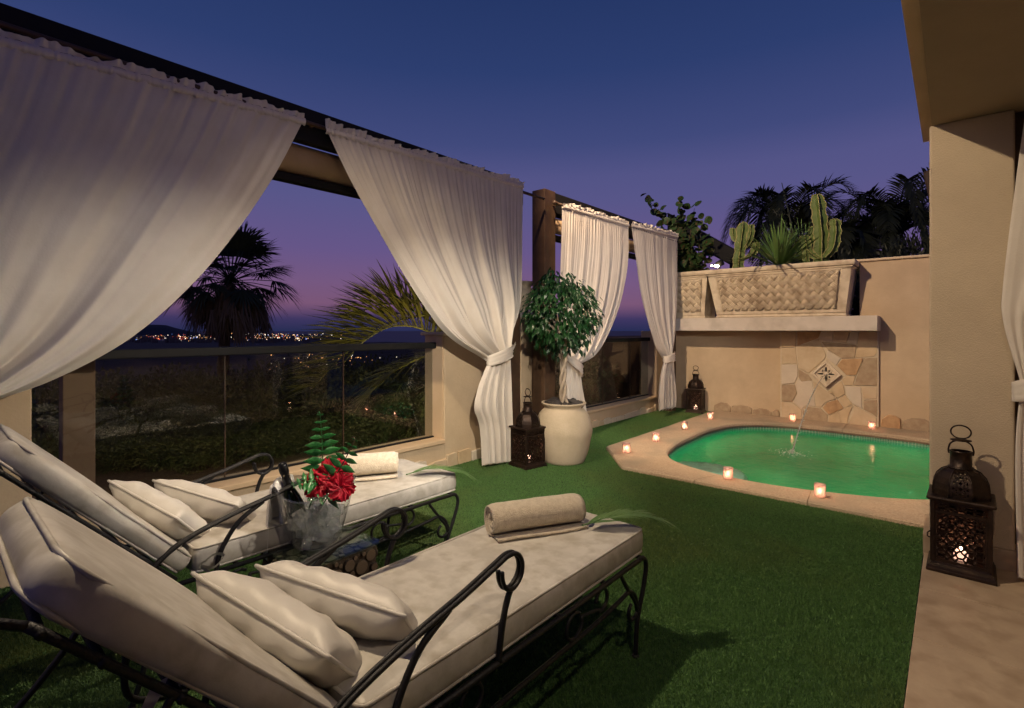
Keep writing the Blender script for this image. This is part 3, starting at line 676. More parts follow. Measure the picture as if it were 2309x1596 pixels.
ch.location.z = 1.2; dz = c0.z - 1.2
mb = MB(); pol = [(t0.x, t0.z + dz), (t0.x + .9, t0.z + dz + .3), (t0.x + .9, 0), (t1.x + .05, 0), (t1.x, t1.z + dz)]
mb.prism(pol[::-1], lambda a, b, t: (a, t, b), 0, .8); mb.build('stack', 'brown_wood', ch, bevel=.02)

# ================================================================== CURTAINS
def curtain(label, X, L, R, tailL, tailR, nf, seed, root, tie_to, axis='y', amp=.055, name='curtain'):
    """L,R: side edges (pos, z) from the rod to the tieback; tails: from the tieback to the hem."""
    t = thing(name, label, 'curtain', root); ro = Vector(root); rg = random.Random(seed)
    L1 = spline([Vector((a, b, 0)) for a, b in L], 10); R1 = spline([Vector((a, b, 0)) for a, b in R], 10)
    L2 = spline([Vector((a, b, 0)) for a, b in [L[-1]] + tailL], 10); R2 = spline([Vector((a, b, 0)) for a, b in [R[-1]] + tailR], 10)
    W0 = abs(R[0][0] - L[0][0]); ns = int(max(70, W0 * 95)); n1, n2 = 64, 40
    ph = [rg.uniform(0, 6.28) for _ in range(8)]
    def pt(s, tau, tail):
        a, b = (sample(L2, tau), sample(R2, tau)) if tail else (sample(L1, tau), sample(R1, tau))
        p = a.lerp(b, s); w = abs(b.x - a.x) + .02
        sq = 1 - min(1, w / (W0 + .02))
        sw = s + .018 * math.sin(6.28 * 1.3 * s + ph[0]) + .012 * math.sin(6.28 * 3.1 * s + ph[1])
        big = math.sin(6.28 * nf * .72 * sw + ph[2]) + .5 * math.sin(6.28 * nf * 1.37 * sw + ph[3]) + .16 * math.sin(6.28 * nf * 3.1 * sw + ph[4])
        fine = math.sin(6.28 * nf * 4.3 * sw + ph[5]) + .6 * math.sin(6.28 * nf * 7.7 * sw + ph[6])
        g = tau if not tail else 1
        k1 = amp * (.07 + .93 * min(1, g * 1.25)) * (.42 + .58 * sq) * min(1, w / .22 + .25)
        k2 = .0062 * math.exp(-g * 8) + .0008 * (1 - sq)
        off = k1 * big * .62 + k2 * fine
        off += .035 * nz((p.x * 1.2, p.y * .9, seed), 1.0, seed) * math.sin(PI * min(1, g))
        if not tail: off += .10 * sq * (s * (1 - s)) * 4 * .5
        dz = 0
        if tail:
            off = off * (.55 + .45 * tau) + .05 * (1 - tau); dz = .02 * big * tau * tau
        return p.x, p.y + dz, off
    rows = []
    for i in range(n1 + n2):
        tail = i >= n1; tau = i / (n1 - 1) if not tail else (i - n1 + 1) / n2
        row = []
        for j in range(ns + 1):
            a, z, off = pt(j / ns, tau, tail)
            q = Vector((X + off, a, z)) if axis == 'y' else Vector((a, X - off, z))
            row.append(q - ro)
        rows.append(row)
    MB().grid(rows).build('drape', 'curtain', t, True)
    # gathered heading ruffle above the rod
    rr = []
    hw = [random.Random(seed + int(k)).uniform(.25, 1.3) for k in range(40)]
    for i, h in enumerate((0, .010, .022, .036, .050)):
        row = []
        for j in range(ns * 2 + 1):
            s = j / (ns * 2); a, z, off = pt(s, 0, False)
            k = s * W0 / .085; f = k - int(k); hv = hw[int(k) % 40] * (1 - f) + hw[(int(k) + 1) % 40] * f
            x = off + .004 + (h / .050) * (.014 * math.sin(s * W0 * 62 + 2 * math.sin(s * W0 * 9 + ph[0])) + .010 * math.sin(s * W0 * 121 + ph[1]) + .008)
            q = Vector((X + x, a, z + h * hv)) if axis == 'y' else Vector((a, X - x, z + h * hv)); row.append(q - ro)
        rr.append(row)
    MB().grid(rr).build('ruffle', 'curtain', t, True)
    # rod pocket shirring
    mb = MB(); rows = []
    for i in range(7):
        an = PI * i / 6; row = []
        for j in range(ns * 2 + 1):
            s = j / (ns * 2); a, z, off = pt(s, 0, False)
            r = .024 + .0022 * math.sin(s * W0 * 150 + ph[2]) + .002 * math.sin(s * W0 * 260)
            q = Vector((X - .002 + r * math.sin(an) * .75, a, z - .022 + r * math.cos(an))) if axis == 'y' else Vector((a, X + .002 - r * math.sin(an) * .75, z - .022 + r * math.cos(an))); row.append(q - ro)
        rows.append(row)
    mb.grid(rows).build('rod_pocket', 'curtain', t, True)
    # tieback sash: wraps round the bundle and rises to its hook
    a, b = L[-1], R[-1]; mid = ((a[0] + b[0]) / 2, (a[1] + b[1]) / 2); w = abs(b[0] - a[0]) / 2 + .035
    tb = MB(); rows = []
    dirv = Vector((tie_to[0] - mid[0], tie_to[1] - mid[1], 0)); sg = 1 if dirv.x > 0 else -1; sl = max(-.9, min(.9, dirv.y / max(.05, abs(dirv.x))))
    for i in range(25):
        an = 2 * PI * i / 24; row = []
        for j in range(9):
            v = (j / 8 - .5) * .085 * (1.15 + .3 * math.sin(an)); e = .008 * math.sin(j * 2.4 + an * 2)
            py = math.cos(an) * w; px = math.sin(an) * (.075) + .045 + e
            zz = mid[1] + v + sl * py * sg * .9
            q = Vector((X + px, mid[0] + py, zz)) if axis == 'y' else Vector((mid[0] + py, X - px, zz)); row.append(q - ro)
        rows.append(row)
    tb.grid(rows)
    band = []
    p0 = Vector((X + .06, mid[0] + sg * w * .7, mid[1] + sl * w * .6)); p1 = Vector((X - .06, tie_to[0], tie_to[1]))
    if axis != 'y': p0 = Vector((mid[0] + sg * w * .7, X - .06, p0.z)); p1 = Vector((tie_to[0], X + .06, tie_to[1]))
    for i in range(9):
        f = i / 8; c = p0.lerp(p1, f); c.z -= .02 * math.sin(PI * f); band.append([c + Vector((.006 * math.sin(j * 2.1), 0, (j / 6 - .5) * .075 * (1 - .55 * f))) - ro for j in range(7)])
    tb.grid(band); tb.build('tieback', 'curtain', t, True)
    return t
curtain('large cream curtain swept to the left edge, nearest the loungers', -3.44, [(-1.15, 2.68), (-1.0, 2.0), (-.62, 1.3), (-.33, .98)],
        [(1.759, 2.835), (1.543, 2.371), (1.267, 1.905), (1.022, 1.572), (.764, 1.301), (.485, 1.112), (.245, 1.013), (-.12, .93)],
        [(-.40, .5), (-.42, .03)], [(-.06, .5), (-.04, .03)], 7, 11, (-3.44, .3, 0), (-.5, .98), amp=.115)
curtain('wide cream curtain tied to the right beside the pot and lantern', -3.43, [(1.909, 2.82), (2.144, 2.44), (2.466, 2.01), (2.831, 1.559), (3.139, 1.29), (3.60, 1.065)],
        [(4.147, 2.89), (4.132, 2.026), (4.088, 1.559), (3.88, 1.15)], [(3.47, .82), (3.43, .62), (3.52, .42), (3.57, .05)], [(3.94, .75), (3.96, .4), (3.95, .005)],
        7, 23, (-3.43, 3.3, 0), (4.10, 1.22), amp=.085)
curtain('cream curtain behind the ball-shaped ficus, first of the far pair', -3.40, [(4.82, 2.80), (4.79, 2.1), (4.78, 1.3), (4.82, .98)],
        [(6.40, 2.83), (6.37, 2.241), (6.10, 1.619), (5.607, 1.096), (5.12, .93)], [(4.76, .6), (4.72, .2)], [(5.18, .7), (5.34, .3)], 8, 31, (-3.40, 5.3, 0), (4.72, 1.12), amp=.045)
curtain('cream curtain tied in the corner by the pool back wall', -3.40, [(6.49, 2.84), (6.622, 2.39), (6.827, 1.768), (7.263, 1.148), (7.52, .93)],
        [(8.08, 2.90), (8.049, 2.038), (7.91, 1.314), (7.77, .92)], [(7.40, .70), (7.36, .40), (7.42, .13)], [(7.85, .7), (7.97, .3), (7.98, .10)], 7, 47, (-3.40, 7.5, 0), (8.12, 1.0), amp=.045)
curtain('cream curtain at the right edge beside the house pillar', 3.80, [(.29, 2.50), (.25, 2.1), (.205, 1.6), (.205, 1.4), (.27, 1.08)], [(1.2, 2.50), (1.0, 1.9), (.75, 1.4), (.48, 1.06)],
        [(.25, .7), (.26, .03)], [(.55, .7), (.62, .03)], 5, 59, (.5, 3.8, 0.022), (.62, 1.15), axis='x', amp=.04)

# ================================================================== SUN LOUNGERS
def bar(mb, pts, r=.0085, k=6): mb.tube(spline([Vector(p) for p in pts], k), r, 7); return mb
def scroll(c, r0, r1, a0, turns, n=26):
    out = []
    for i in range(n + 1):
        f = i / n; a = a0 + turns * 2 * PI * f; r = r0 + (r1 - r0) * f; out.append((c[0] + r * math.cos(a), c[1] + r * math.sin(a)))
    return out
OY = 1.1                                         # local y = near lounger's world y - OY
def make_lounger():
    t = thing('sun_lounger', 'x', 'sun lounger', (-1.275, OY, 0))
    HW = .275; ys0, ys1 = .64, 2.035
    def wseat(q):
        q = q.copy()
        if q.z > 0: q.z += .004 * nz(q, 5, 1) + .003 * nz(q, 14, 2)
        q.x += .004 * nz(q, 6, 5); return q
    s = roundbox((HW, (ys1 - ys0) / 2, .052), .030, (10, 26, 2), wseat)
    s.xf(Matrix.Translation((0, (ys0 + ys1) / 2 - OY, .452))); seat = weld(s.build('seat_cushion', 'vinyl', t, True))
    def pipe(zc, hw, y0, y1, z, r=.0045, rc=.028):
        pts = []
        for (cx_, cy_, a0) in ((hw - rc, y1 - rc, 0), (-hw + rc, y1 - rc, PI / 2), (-hw + rc, y0 + rc, PI), (hw - rc, y0 + rc, 1.5 * PI)):
            for k in range(5): a = a0 + PI / 2 * k / 4; pts.append((cx_ + rc * math.cos(a), cy_ + rc * math.sin(a), z))
        return pts
    for z in (.452 + .045, .452 - .045):
        MB().tube([(x, y - OY, zz) for x, y, zz in pipe(0, HW - .006, ys0 + .006, ys1 - .006, z)], .0052, 6, True).build('piping', 'vinyl', seat, True)
    # back cushion: lies on the tilted frame
    A, B = Vector((0, .64, .475)), Vector((0, .155, .995)); Lb = (B - A).length; ang = math.atan2(B.z - A.z, -(B.y - A.y))
    th = .078
    def wback(q):
        q = q.copy(); f = (q.y + Lb / 2) / Lb
        if f > .80: q.x *= 1 - .16 * ((f - .80) / .2) ** 2
        if q.z > 0: q.z += .006 * nz(q, 4, 7)
        if abs(q.x) > HW - .03: q.x += .010 * nz(q, 7, 9)
        return q
    bk = roundbox((HW, Lb / 2 + .018, th / 2), .034, (10, 18, 2), wback)
    e_u = (B - A).normalized(); e_n = Vector((0, -e_u.z, e_u.y)) * -1
    e_n = Vector((0, e_u.z, -e_u.y))
    if e_n.z < 0: e_n = -e_n
    M = Matrix((( -1, 0, 0, 0), (0, e_u.y, e_n.y, 0), (0, e_u.z, e_n.z, 0), (0, 0, 0, 1)))
    c = (A + B) / 2 - e_n * th / 2; M = Matrix.Translation((0, c.y - OY, c.z)) @ M
    bk.xf(M); back = weld(bk.build('back_cushion', 'vinyl', t, True))
    for zz in (th / 2 - .007, -th / 2 + .007):
        pts = []
        for p in pipe(0, HW - .006, -Lb / 2 - .012, Lb / 2 + .012, zz, rc=.05):
            f = (p[1] + Lb / 2) / Lb; x = p[0] * (1 - .16 * ((f - .80) / .2) ** 2 if f > .80 else 1); pts.append(M @ Vector((x, p[1], zz)))
        fin = []
        for i in range(len(pts)):
            a, b = pts[i], pts[(i + 1) % len(pts)]; nseg = max(1, int((b - a).length / .06)); fin += [a.lerp(b, k / nseg) for k in range(nseg)]
        MB().tube(fin, .0052, 6, True).build('piping', 'vinyl', back, True)
    # iron frame
    X = HW + .008
    fr = MB(); zr = .390
    for sx in (-1, 1):
        fr.tube([(sx * X, .46 - OY, zr), (sx * X, 1.97 - OY, zr)], .010, 8)
        fr.tube([(sx * X, .50 - OY, .265), (sx * X, 1.50 - OY, .272)], .0085, 8)
    for y in (.50, .80, 1.1, 1.4, 1.7, 1.99): fr.tube([(-X, y - OY, zr), (X, y - OY, zr)], .0085, 7)
    fr.build('frame', 'iron', t, True)
    for sx in (-1, 1):
        x = sx * X
        L = MB(); bar(L, [(x, 1.93 - OY, zr), (x, 2.0 - OY, .386), (x, 2.025 - OY, .34), (x, 1.995 - OY, .25), (x, 1.945 - OY, .14), (x, 1.93 - OY, 0)], .010)
        L.lathe([(.016, 0), (.016, .006), (.010, .012)], 10, (x, 1.93 - OY)); L.build('leg', 'iron', t, True)
        L = MB(); bar(L, [(x, .52 - OY, zr), (x, .50 - OY, .25), (x, .475 - OY, .12), (x, .44 - OY, 0)], .010)
        L.lathe([(.016, 0), (.016, .006), (.010, .012)], 10, (x, .44 - OY)); L.build('leg', 'iron', t, True)
        B_ = MB(); bar(B_, [(x, 1.80 - OY, zr), (x, 1.86 - OY, .31), (x, 1.925 - OY, .23), (x, 1.945 - OY, .18)], .008)
        bar(B_, [(x, 1.945 - OY, .20), (x, 1.925 - OY, .255), (x, 1.875 - OY, .29), (x, 1.80 - OY, .285), (x, 1.62 - OY, .272), (x, 1.48 - OY, .272)], .0085)
        pts = scroll((1.905, .205), .045, .030, .4, -.75); bar(B_, [(x, y - OY, z) for y, z in pts], .0075, 2); B_.build('brace', 'iron', t, True)
        for yc in (1.60, .92):
            S = MB()
            pts = [(yc - .12 + .048 * math.cos(a), .325 + .044 * math.sin(a)) for a in np.linspace(.9, 6.6, 20)]
            pts2 = [(yc + .06 + .040 * math.cos(a), .345 + .040 * math.sin(a)) for a in np.linspace(PI + .7, PI + 6.2, 20)]
            bar(S, [(x, y - OY, z) for y, z in pts] + [(x, y - OY, z) for y, z in pts2], .0065, 2)
            S.build('scrollwork', 'iron', t, True)
        Ar = MB()
        for dx in (-.0078, .0078):
            base = [(.44, zr), (.50, .475), (.60, .548), (.78, .604), (.95, .643), (1.07, .676), (1.125, .690), (1.165, .682), (1.187, .650), (1.182, .612), (1.150, .588), (1.118, .595), (1.100, .622), (1.095, .652)]
            bar(Ar, [(x + dx, y - OY, z) for y, z in base], .0072, 5)
        bar(Ar, [(x, 1.145 - OY, .588), (x, 1.120 - OY, .54), (x, 1.100 - OY, .46), (x, 1.09 - OY, zr)], .0095)
        bar(Ar, [(x, .715 - OY, zr), (x, .735 - OY, .47), (x, .80 - OY, .565), (x, .90 - OY, .625)], .0095)
        Ar.build('armrest', 'iron', t, True)
    # back frame under the back cushion with curled head scrolls
    bf = MB(); nb = -e_n * (th + .012)
    def bp_(f, x): q = A.lerp(B, f) + nb; return (x, q.y - OY, q.z)
    for sx in (-1, 1):
        x = sx * (HW - .012); bar(bf, [bp_(-.02, x), bp_(.5, x), bp_(.98, x)], .008)
        q = A.lerp(B, .98) + nb
        bar(bf, [(x, q.y - OY, q.z), (x, q.y - .045 - OY, q.z + .02), (x, q.y - .11 - OY, q.z + .005), (x, q.y - .145 - OY, q.z - .055), (x, q.y - .12 - OY, q.z - .11), (x, q.y - .075 - OY, q.z - .115), (x, q.y - .06 - OY, q.z - .08)], .0075)
        bar(bf, [bp_(.60, x), (x, .20 - OY, .60), (x, .10 - OY, .50), (x, .02 - OY, .50)], .0075)
        bar(bf, [bp_(.45, x), (x, .33 - OY, .56), (x, .34 - OY, .44), (x, .46 - OY, zr)], .008)
    for f in (.12, .35, .58, .8, .95): bar(bf, [bp_(f, -HW), bp_(f, HW)], .0075)
    q = A.lerp(B, .98) + nb
    bf.tube([(-HW, q.y - .14 - OY, q.z - .06), (HW, q.y - .14 - OY, q.z - .06)], .008, 7)
    bf.build('back_frame', 'iron', t, True)
    # ties
    rb = MB()
    def ribbon(pts, w=.006):
        nonlocal rb; sp2 = spline([Vector(p) for p in pts], 6); rb.grid([[p + Vector((-w * .6, 0, -w)), p + Vector((w * .6, 0, w))] for p in sp2]); rb.grid([[p + Vector((-w * .6, .002, -w)), p + Vector((w * .6, .002, w))][::-1] for p in sp2])
    for sx in (1, -1):
        x = sx * (HW + .015); rb = MB()
        ribbon([(x, .655 - OY, .435), (x + .012 * sx, .70 - OY, .47), (x + .02 * sx, .735 - OY, .455), (x + .012 * sx, .70 - OY, .42), (x, .66 - OY, .435)])
        ribbon([(x, .66 - OY, .43), (x + .02 * sx, .69 - OY, .40), (x + .015 * sx, .70 - OY, .36)])
        rb.build('cushion_tie', 'vinyl', t, True)
    rb = MB(); x = HW - .05
    def ribbon2(pts, w): sp2 = spline([Vector(p) for p in pts], 6); rb.grid([[p + Vector((0, -w, 0)), p + Vector((.004, w, .004))] for p in sp2])
    q = A.lerp(B, .62) + nb
    ribbon2([(x, q.y - OY, q.z), (x + .01, q.y - .03 - OY, q.z - .04), (x, q.y - .075 - OY, q.z - .045)], .012)
    ribbon2([(x, q.y - .07 - OY, q.z - .04), (x + .015, q.y - .075 - OY, q.z - .12), (x + .01, q.y - .085 - OY, q.z - .20)], .013)
    ribbon2([(x, q.y - .065 - OY, q.z - .04), (x + .02, q.y - .05 - OY, q.z - .10), (x + .01, q.y - .045 - OY, q.z - .17)], .011)
    rb.build('hanging_tie', 'vinyl', t, True)
    return t
l1 = make_lounger(); tag(l1, 'cream cushioned wrought iron lounger in the foreground, nearest the house', 'sun lounger', 'wrought iron loungers')
l2 = copy_tree(l1); l2.location = (-2.498, OY + .05, 0); tag(l2, 'cream cushioned wrought iron lounger beside the glass balustrade', 'sun lounger', 'wrought iron loungers')

def make_pillow(label, A, B, e2, w, th, seed):
    """edge A-B is the seam on the upper back side, e2 points to the front-lower seam"""
    A, B = Vector(A), Vector(B); u = (B - A); Lw = u.length; u.normalize(); v = Vector(e2); v = (v - u * v.dot(u)).normalized(); n_ = u.cross(v).normalized()
    if n_.z < 0: n_ = -n_
    c = (A + B) / 2 + v * w / 2
    t = thing('throw_pillow', label, 'pillow', tuple(c - Vector((0, 0, .06))), 0, 'cream pillows on the loungers'); ro = Vector(t.location)
    M = 34; rings = {1: [], -1: []}
    for sd in (1, -1):
        rows = []
        for i in range(M + 1):
            b = -1 + 2 * i / M; row = []
            for j in range(M + 1):
                a = -1 + 2 * j / M
                ea, eb = (1 - abs(a) ** 3.2), (1 - abs(b) ** 3.2)
                t_ = th / 2 * (max(0, ea) * max(0, eb)) ** .42
                inset = 1 - .055 * (1 - a * a) if abs(b) > abs(a) else 1
                px = a * Lw / 2 * (1 - .05 * (1 - b * b) * abs(a)); py = b * w / 2 * (1 - .06 * (1 - a * a) * abs(b))
                wr = .015 * nz((a * 2.2, b * 2.2, sd), 1, seed) * ea * eb + .006 * math.sin(13 * a + 5 * b + seed) * (1 - eb * .75) * (1 if abs(b) < .96 else 0)
                wr += .008 * abs(nz((a * 4.5, b * 3, sd), 1, seed + 3)) * eb - .004
                row.append(c + u * px + v * py + n_ * (sd * t_ + (wr * sd if abs(a) < .999 and abs(b) < .999 else 0)) - ro)
            rows.append(row if sd > 0 else row[::-1])
        rings[sd].extend(rows)
    mb = MB(); mb.grid(rings[1]); mb.grid(rings[-1]); body = weld(mb.build('pillow_body', 'vinyl_pillow', t, True), .0008)
    R = rings[1]; edge = R[0] + [r[-1] for r in R[1:]] + R[-1][-2::-1] + [r[0] for r in R[-2:0:-1]]
    MB().tube(edge, .0055, 6, True).build('piping', 'vinyl_pillow', t, True)
    return t
D2 = Vector((-1.223, .055, .0))
for base, who in ((Vector((0, 0, 0)), 'foreground lounger'), (D2, 'lounger beside the glass')):
    for (A_, B_, tl, sd) in (((-1.54, .475, .70), (-1.055, .595, .620), 'leaning on the backrest of the', 3), ((-1.53, .635, .668), (-1.08, .825, .605), 'standing in front of another pillow on the', 9)):
        make_pillow('cream vinyl pillow %s %s' % (tl, who), Vector(A_) + base, Vector(B_) + base, (-.12, .55, -.62), .275, .145, sd + (4 if base.x else 0))

# ================================================================== TOWELS AND PALM SPRIGS
def make_towel(label, a, b, r, seed):
    a, b = Vector(a), Vector(b); ax = (b - a).normalized(); up = Vector((0, 0, 1)); sd = ax.cross(up).normalized(); Lt = (b - a).length
    t = thing('rolled_towel', label, 'towel', tuple((a + b) / 2 - up * r), 0, 'rolled towels on the loungers'); ro = Vector(t.location)
    rows = []; turns = 3.0; n = 110; m = 22
    for i in range(m + 1):
        f = i / m; row = []
        for k in range(n + 1):
            g = k / n; an = -PI * .45 + turns * 2 * PI * g; rr = r * (.16 + .84 * g) * (1 + .05 * nz((f * 3, g * 9, 0), 1, seed) + .02 * nz((f * 9, g * 22, 3), 1, seed))
            edge = min(f, 1 - f) * Lt; rr -= .008 * math.exp(-edge / .012) * (1 if g > .75 else .3)
            bulge = .006 * math.sin((k * .9)) * 0
            row.append(a + ax * (f * Lt + (1 - g) * .012 * (1 if f > .5 else -1) * (-1)) + sd * rr * math.cos(an) * 1.06 + up * (rr * math.sin(an) * .93) - ro)
        rows.append(row)
    mb = MB().grid(rows); o = mb.build('roll', 'towel', t, True); so = o.modifiers.new('thick', 'SOLIDIFY'); so.thickness = .011; so.offset = -1
    mb = MB(); rows = []
    for i in range(13):
        f = i / 12; rows.append([a + ax * (f * Lt * .96 + .01) + sd * (s_ * .055 + .03) - up * (r - .010 - .003 * math.sin(f * 7) * s_) - ro for s_ in (0, .35, .7, 1.0)])
    o = mb.grid(rows).build('loose_end', 'towel', t, True); so = o.modifiers.new('thick', 'SOLIDIFY'); so.thickness = .009
    return t
make_towel('rolled cream towel on the foreground lounger', (-1.445, 1.53, .570), (-1.245, 1.90, .570), .064, 1)
make_towel('rolled cream towel on the lounger beside the glass', (-2.68, 1.47, .576), (-2.47, 1.83, .576), .068, 2)
def leaflet(mb, p, d, L, w, nrm, droop=0, seg=3, fold=.0):
    d = d.normalized(); sd = d.cross(nrm); sd = sd.normalized() if sd.length > 1e-6 else d.orthogonal(); rows = []
    for i in range(seg + 1):
        f = i / seg; c = p + d * L * f + Vector((0, 0, -droop * f * f * L)); ww = w * (math.sin(PI * (.12 + .88 * f)) ** .7 if f < 1 else .03)
        rows.append([c - sd * ww, c + sd * ww])
    mb.grid(rows)
def make_sprig(label, pts, n, L, seed, group):
    sp2 = spline([Vector(p) for p in pts], 8); rg = random.Random(seed)
    t = thing('palm_sprig', label, 'palm leaf', tuple(sp2[0]), 0, group); ro = Vector(sp2[0])
    MB().tube([p - ro for p in sp2], [.0035 - .0025 * i / len(sp2) for i in range(len(sp2))], 6).build('stem', 'sprig_leaf', t, True)
    mb = MB()
    for i in range(n):
        f = .08 + .92 * i / n; p = sample(sp2, f); d = (sample(sp2, min(1, f + .05)) - sample(sp2, max(0, f - .05))).normalized(); side = d.cross(Vector((0, 0, 1))).normalized()
        for s_ in (-1, 1):
            dd = d * .95 + side * s_ * (.55 - .25 * f) + Vector((0, 0, .10 + rg.uniform(-.04, .08)))
            leaflet(mb, p - ro, dd, L * (1 - .45 * abs(f - .4)) * rg.uniform(.85, 1.1), .0075, Vector((0, 0, 1)), .12 + .22 * f, 4)
    mb.build('leaflets', 'sprig_leaf', t)
p0 = P(1312, 1185, .53)
make_sprig('green palm sprig beyond the towel on the foreground lounger', [p0, p0 + Vector((.07, .10, .025)), p0 + Vector((.15, .20, .03)), p0 + Vector((.22, .29, .0))], 14, .14, 3, 'palm sprigs by the towels')
p0 = P(915, 1070, .515)
make_sprig('green palm sprig beyond the towel on the lounger beside the glass', [p0, p0 + Vector((.08, .09, .03)), p0 + Vector((.16, .18, .03)), p0 + Vector((.22, .26, 0))], 14, .14, 8, 'palm sprigs by the towels')

# ================================================================== LOG TABLE, ICE BUCKET AND FLOWERS
TC = Vector((-2.13, 1.16, 0)); TZ = .395; TH2 = .178
tb = thing('log_side_table', 'cube side table of log slices with a glass top between the loungers', 'side table', tuple(TC), rad(1.5))
MB().box(-TH2 + .006, TH2 - .006, -TH2 + .006, TH2 - .006, 0, TZ - .012).build('core', 'log_bark', tb)
disc = MB().lathe([(1, 0), (1, .8), (.93, 1)], 11).mesh('log_slice', 'log_bark'); face = MB().lathe([(.90, .99), (.86, 1.08), (.0, 1.06)], 11, caps=False).mesh('log_face', 'log_face')
rl = random.Random(12)
def pack(w, h, n):
    out = []
    for r in [.033, .027, .022, .018, .014, .010]:
        for _ in range(n):
            x, y = rl.uniform(-w + r, w - r), rl.uniform(r, h - r)
            if all(math.hypot(x - a, y - b) > (r + c) * .99 for a, b, c in out): out.append((x, y, r))
    return out
for k in range(5):
    pk = pack(TH2, TZ - .012, 420) if k < 4 else [(x, y - TH2, r) for x, y, r in pack(TH2, 2 * TH2, 420)]
    for x, y, r in pk:
        dth = .014 + rl.uniform(0, .006)
        if k < 4: M = Matrix.Rotation(k * PI / 2, 4, 'Z') @ Matrix.Translation((x, -TH2 + .012, y)) @ Matrix.Rotation(PI / 2, 4, 'X') @ Matrix.Diagonal((r, r, dth, 1))
        else: M = Matrix.Translation((x, y, TZ - .018)) @ Matrix.Diagonal((r, r, .013, 1))
        s_ = inst(disc, 'log_slice', M, tb); f_ = bpy.data.objects.new('cut_face', face); COL.objects.link(f_); f_.parent = s_
gl = MB(); pts = []
for (sx, sy, a0) in ((1, 1, 0), (-1, 1, PI / 2), (-1, -1, PI), (1, -1, 1.5 * PI)):
    for k in range(6): a = a0 + PI / 2 * k / 5; pts.append((sx * (TH2 - .008) + .02 * math.cos(a), sy * (TH2 - .008) + .02 * math.sin(a)))
gl.prism(pts, lambda a, b, t: (a, b, t), TZ + .001, TZ + .010); gl.build('glass_top', 'table_glass', tb)

BC = Vector((-2.15, 1.15, TZ + .0105)); rb_ = .098; rt_ = .172
bk = thing('ice_bucket', 'clear acrylic champagne bucket with a wavy rim on the log table', 'ice bucket', tuple(BC))
va = math.atan2(RT[1], RT[0])
def hrim(a): return .245 + .05 * abs(math.cos(a - va)) ** 1.5 - .012
rows = [[(0.001 * math.cos(a), .001 * math.sin(a), .008) for a in np.linspace(0, 2 * PI, 49)[:-1]]]
for i in range(14):
    f = i / 13; row = []
    for a in np.linspace(0, 2 * PI, 49)[:-1]:
        r = (rb_ + (rt_ - rb_) * (f ** .8)) if f > .06 else rb_ * .95; row.append((r * math.cos(a), r * math.sin(a), .008 + f * (hrim(a) - .008)))
    rows.append(row)
mb = MB().grid(rows, cu=True); o = mb.build('vessel', 'bucket_glass', bk, True)
MB().tube([(rt_ * math.cos(a), rt_ * math.sin(a), hrim(a)) for a in np.linspace(0, 2 * PI, 49)[:-1]], .003, 6, True).build('rim', 'bucket_glass', bk, True)
MB().lathe([(rb_ * .8, 0), (rb_ * .97, .0), (rb_ * .97, .012), (rb_ * .8, .012)], 40, caps=False).build('foot', 'bucket_glass', bk, True)
ri = random.Random(4); placed = []
icem = MB(); icem = roundbox((.022, .022, .022), .004, (1, 1, 1), lambda q: q * (1 + .08 * nz(q, 40, 2))).mesh('ice_cube', 'ice', True)
tries = 0
while len(placed) < 38 and tries < 20000:
    tries += 1; z = .03 + .14 * ri.random() ** 1.35; rmax = rb_ + (rt_ - rb_) * (z / .26) ** .8 - .034; a = ri.uniform(0, 2 * PI); r = rmax * math.sqrt(ri.random()); q = Vector((r * math.cos(a), r * math.sin(a), z))
    if all((q - w).length > .040 for w in placed): placed.append(q)
for q in placed:
    o = bpy.data.objects.new('ice_cube', icem); COL.objects.link(o); o.location = BC + q; o.rotation_euler = (ri.uniform(0, 3), ri.uniform(0, 3), ri.uniform(0, 3)); s_ = ri.uniform(.8, 1.1); o.scale = (s_, s_, s_)
    tag(o, 'clear ice cube in the champagne bucket', 'ice cube', 'ice cubes in the bucket')
# bottle
bt = thing('champagne_bottle', 'dark champagne bottle with patterned black foil leaning in the bucket', 'bottle', tuple(BC + Vector((-.045, -.035, .03))))
dv = (PD(640, 1030, 2.2) - PD(690, 1140, 2.17)); dv = Vector((-.075, -.055, .30)).normalized(); Q = dv.to_track_quat('Z', 'Y').to_matrix().to_4x4()
MB().lathe([(.036, 0), (.040, .01), (.041, .14), (.034, .18), (.020, .22), (.016, .24)], 22).xf(Q).build('glass_body', 'bottle_glass', bt, True)
MB().lathe([(.0235, .215), (.0185, .245), (.0175, .285), (.0205, .292), (.0205, .315), (.0185, .33), (.010, .338)], 22).xf(Q).build('foil_neck', 'bottle_foil', bt, True)
# napkin over the rim
nk = thing('white_napkin', 'white cloth napkin draped over the bucket rim behind the bottle', 'napkin', tuple(BC + Vector((-.12, -.09, .1)))); ro = Vector(nk.location)
ad = math.atan2(-.55, -.83)
mb = MB(); rows = []
prof = [(-.035, .10), (-.030, .18), (-.022, .235), (-.006, .272), (.004, .276), (.012, .262), (.022, .19), (.028, .09), (.032, .0)]
pr2 = spline([Vector((a, b, 0)) for a, b in prof], 5)
for j in range(25):
    f = j / 24; a = ad - .45 + f * 1.05; row = []
    for i, p in enumerate(pr2):
        g = i / len(pr2); rr = rt_ + p.x + .009 * math.sin(f * 17) * (.4 + abs(g - .5)); flare = 1
        row.append(BC + Vector((rr * math.cos(a) * flare, rr * math.sin(a) * flare, p.y + .012 * math.sin(f * 5) * g - .03 * (f if g > .6 else 0) * g)) - ro)
    rows.append(row)
o = mb.grid(rows).build('cloth', 'napkin', nk, True); so = o.modifiers.new('thick', 'SOLIDIFY'); so.thickness = .002
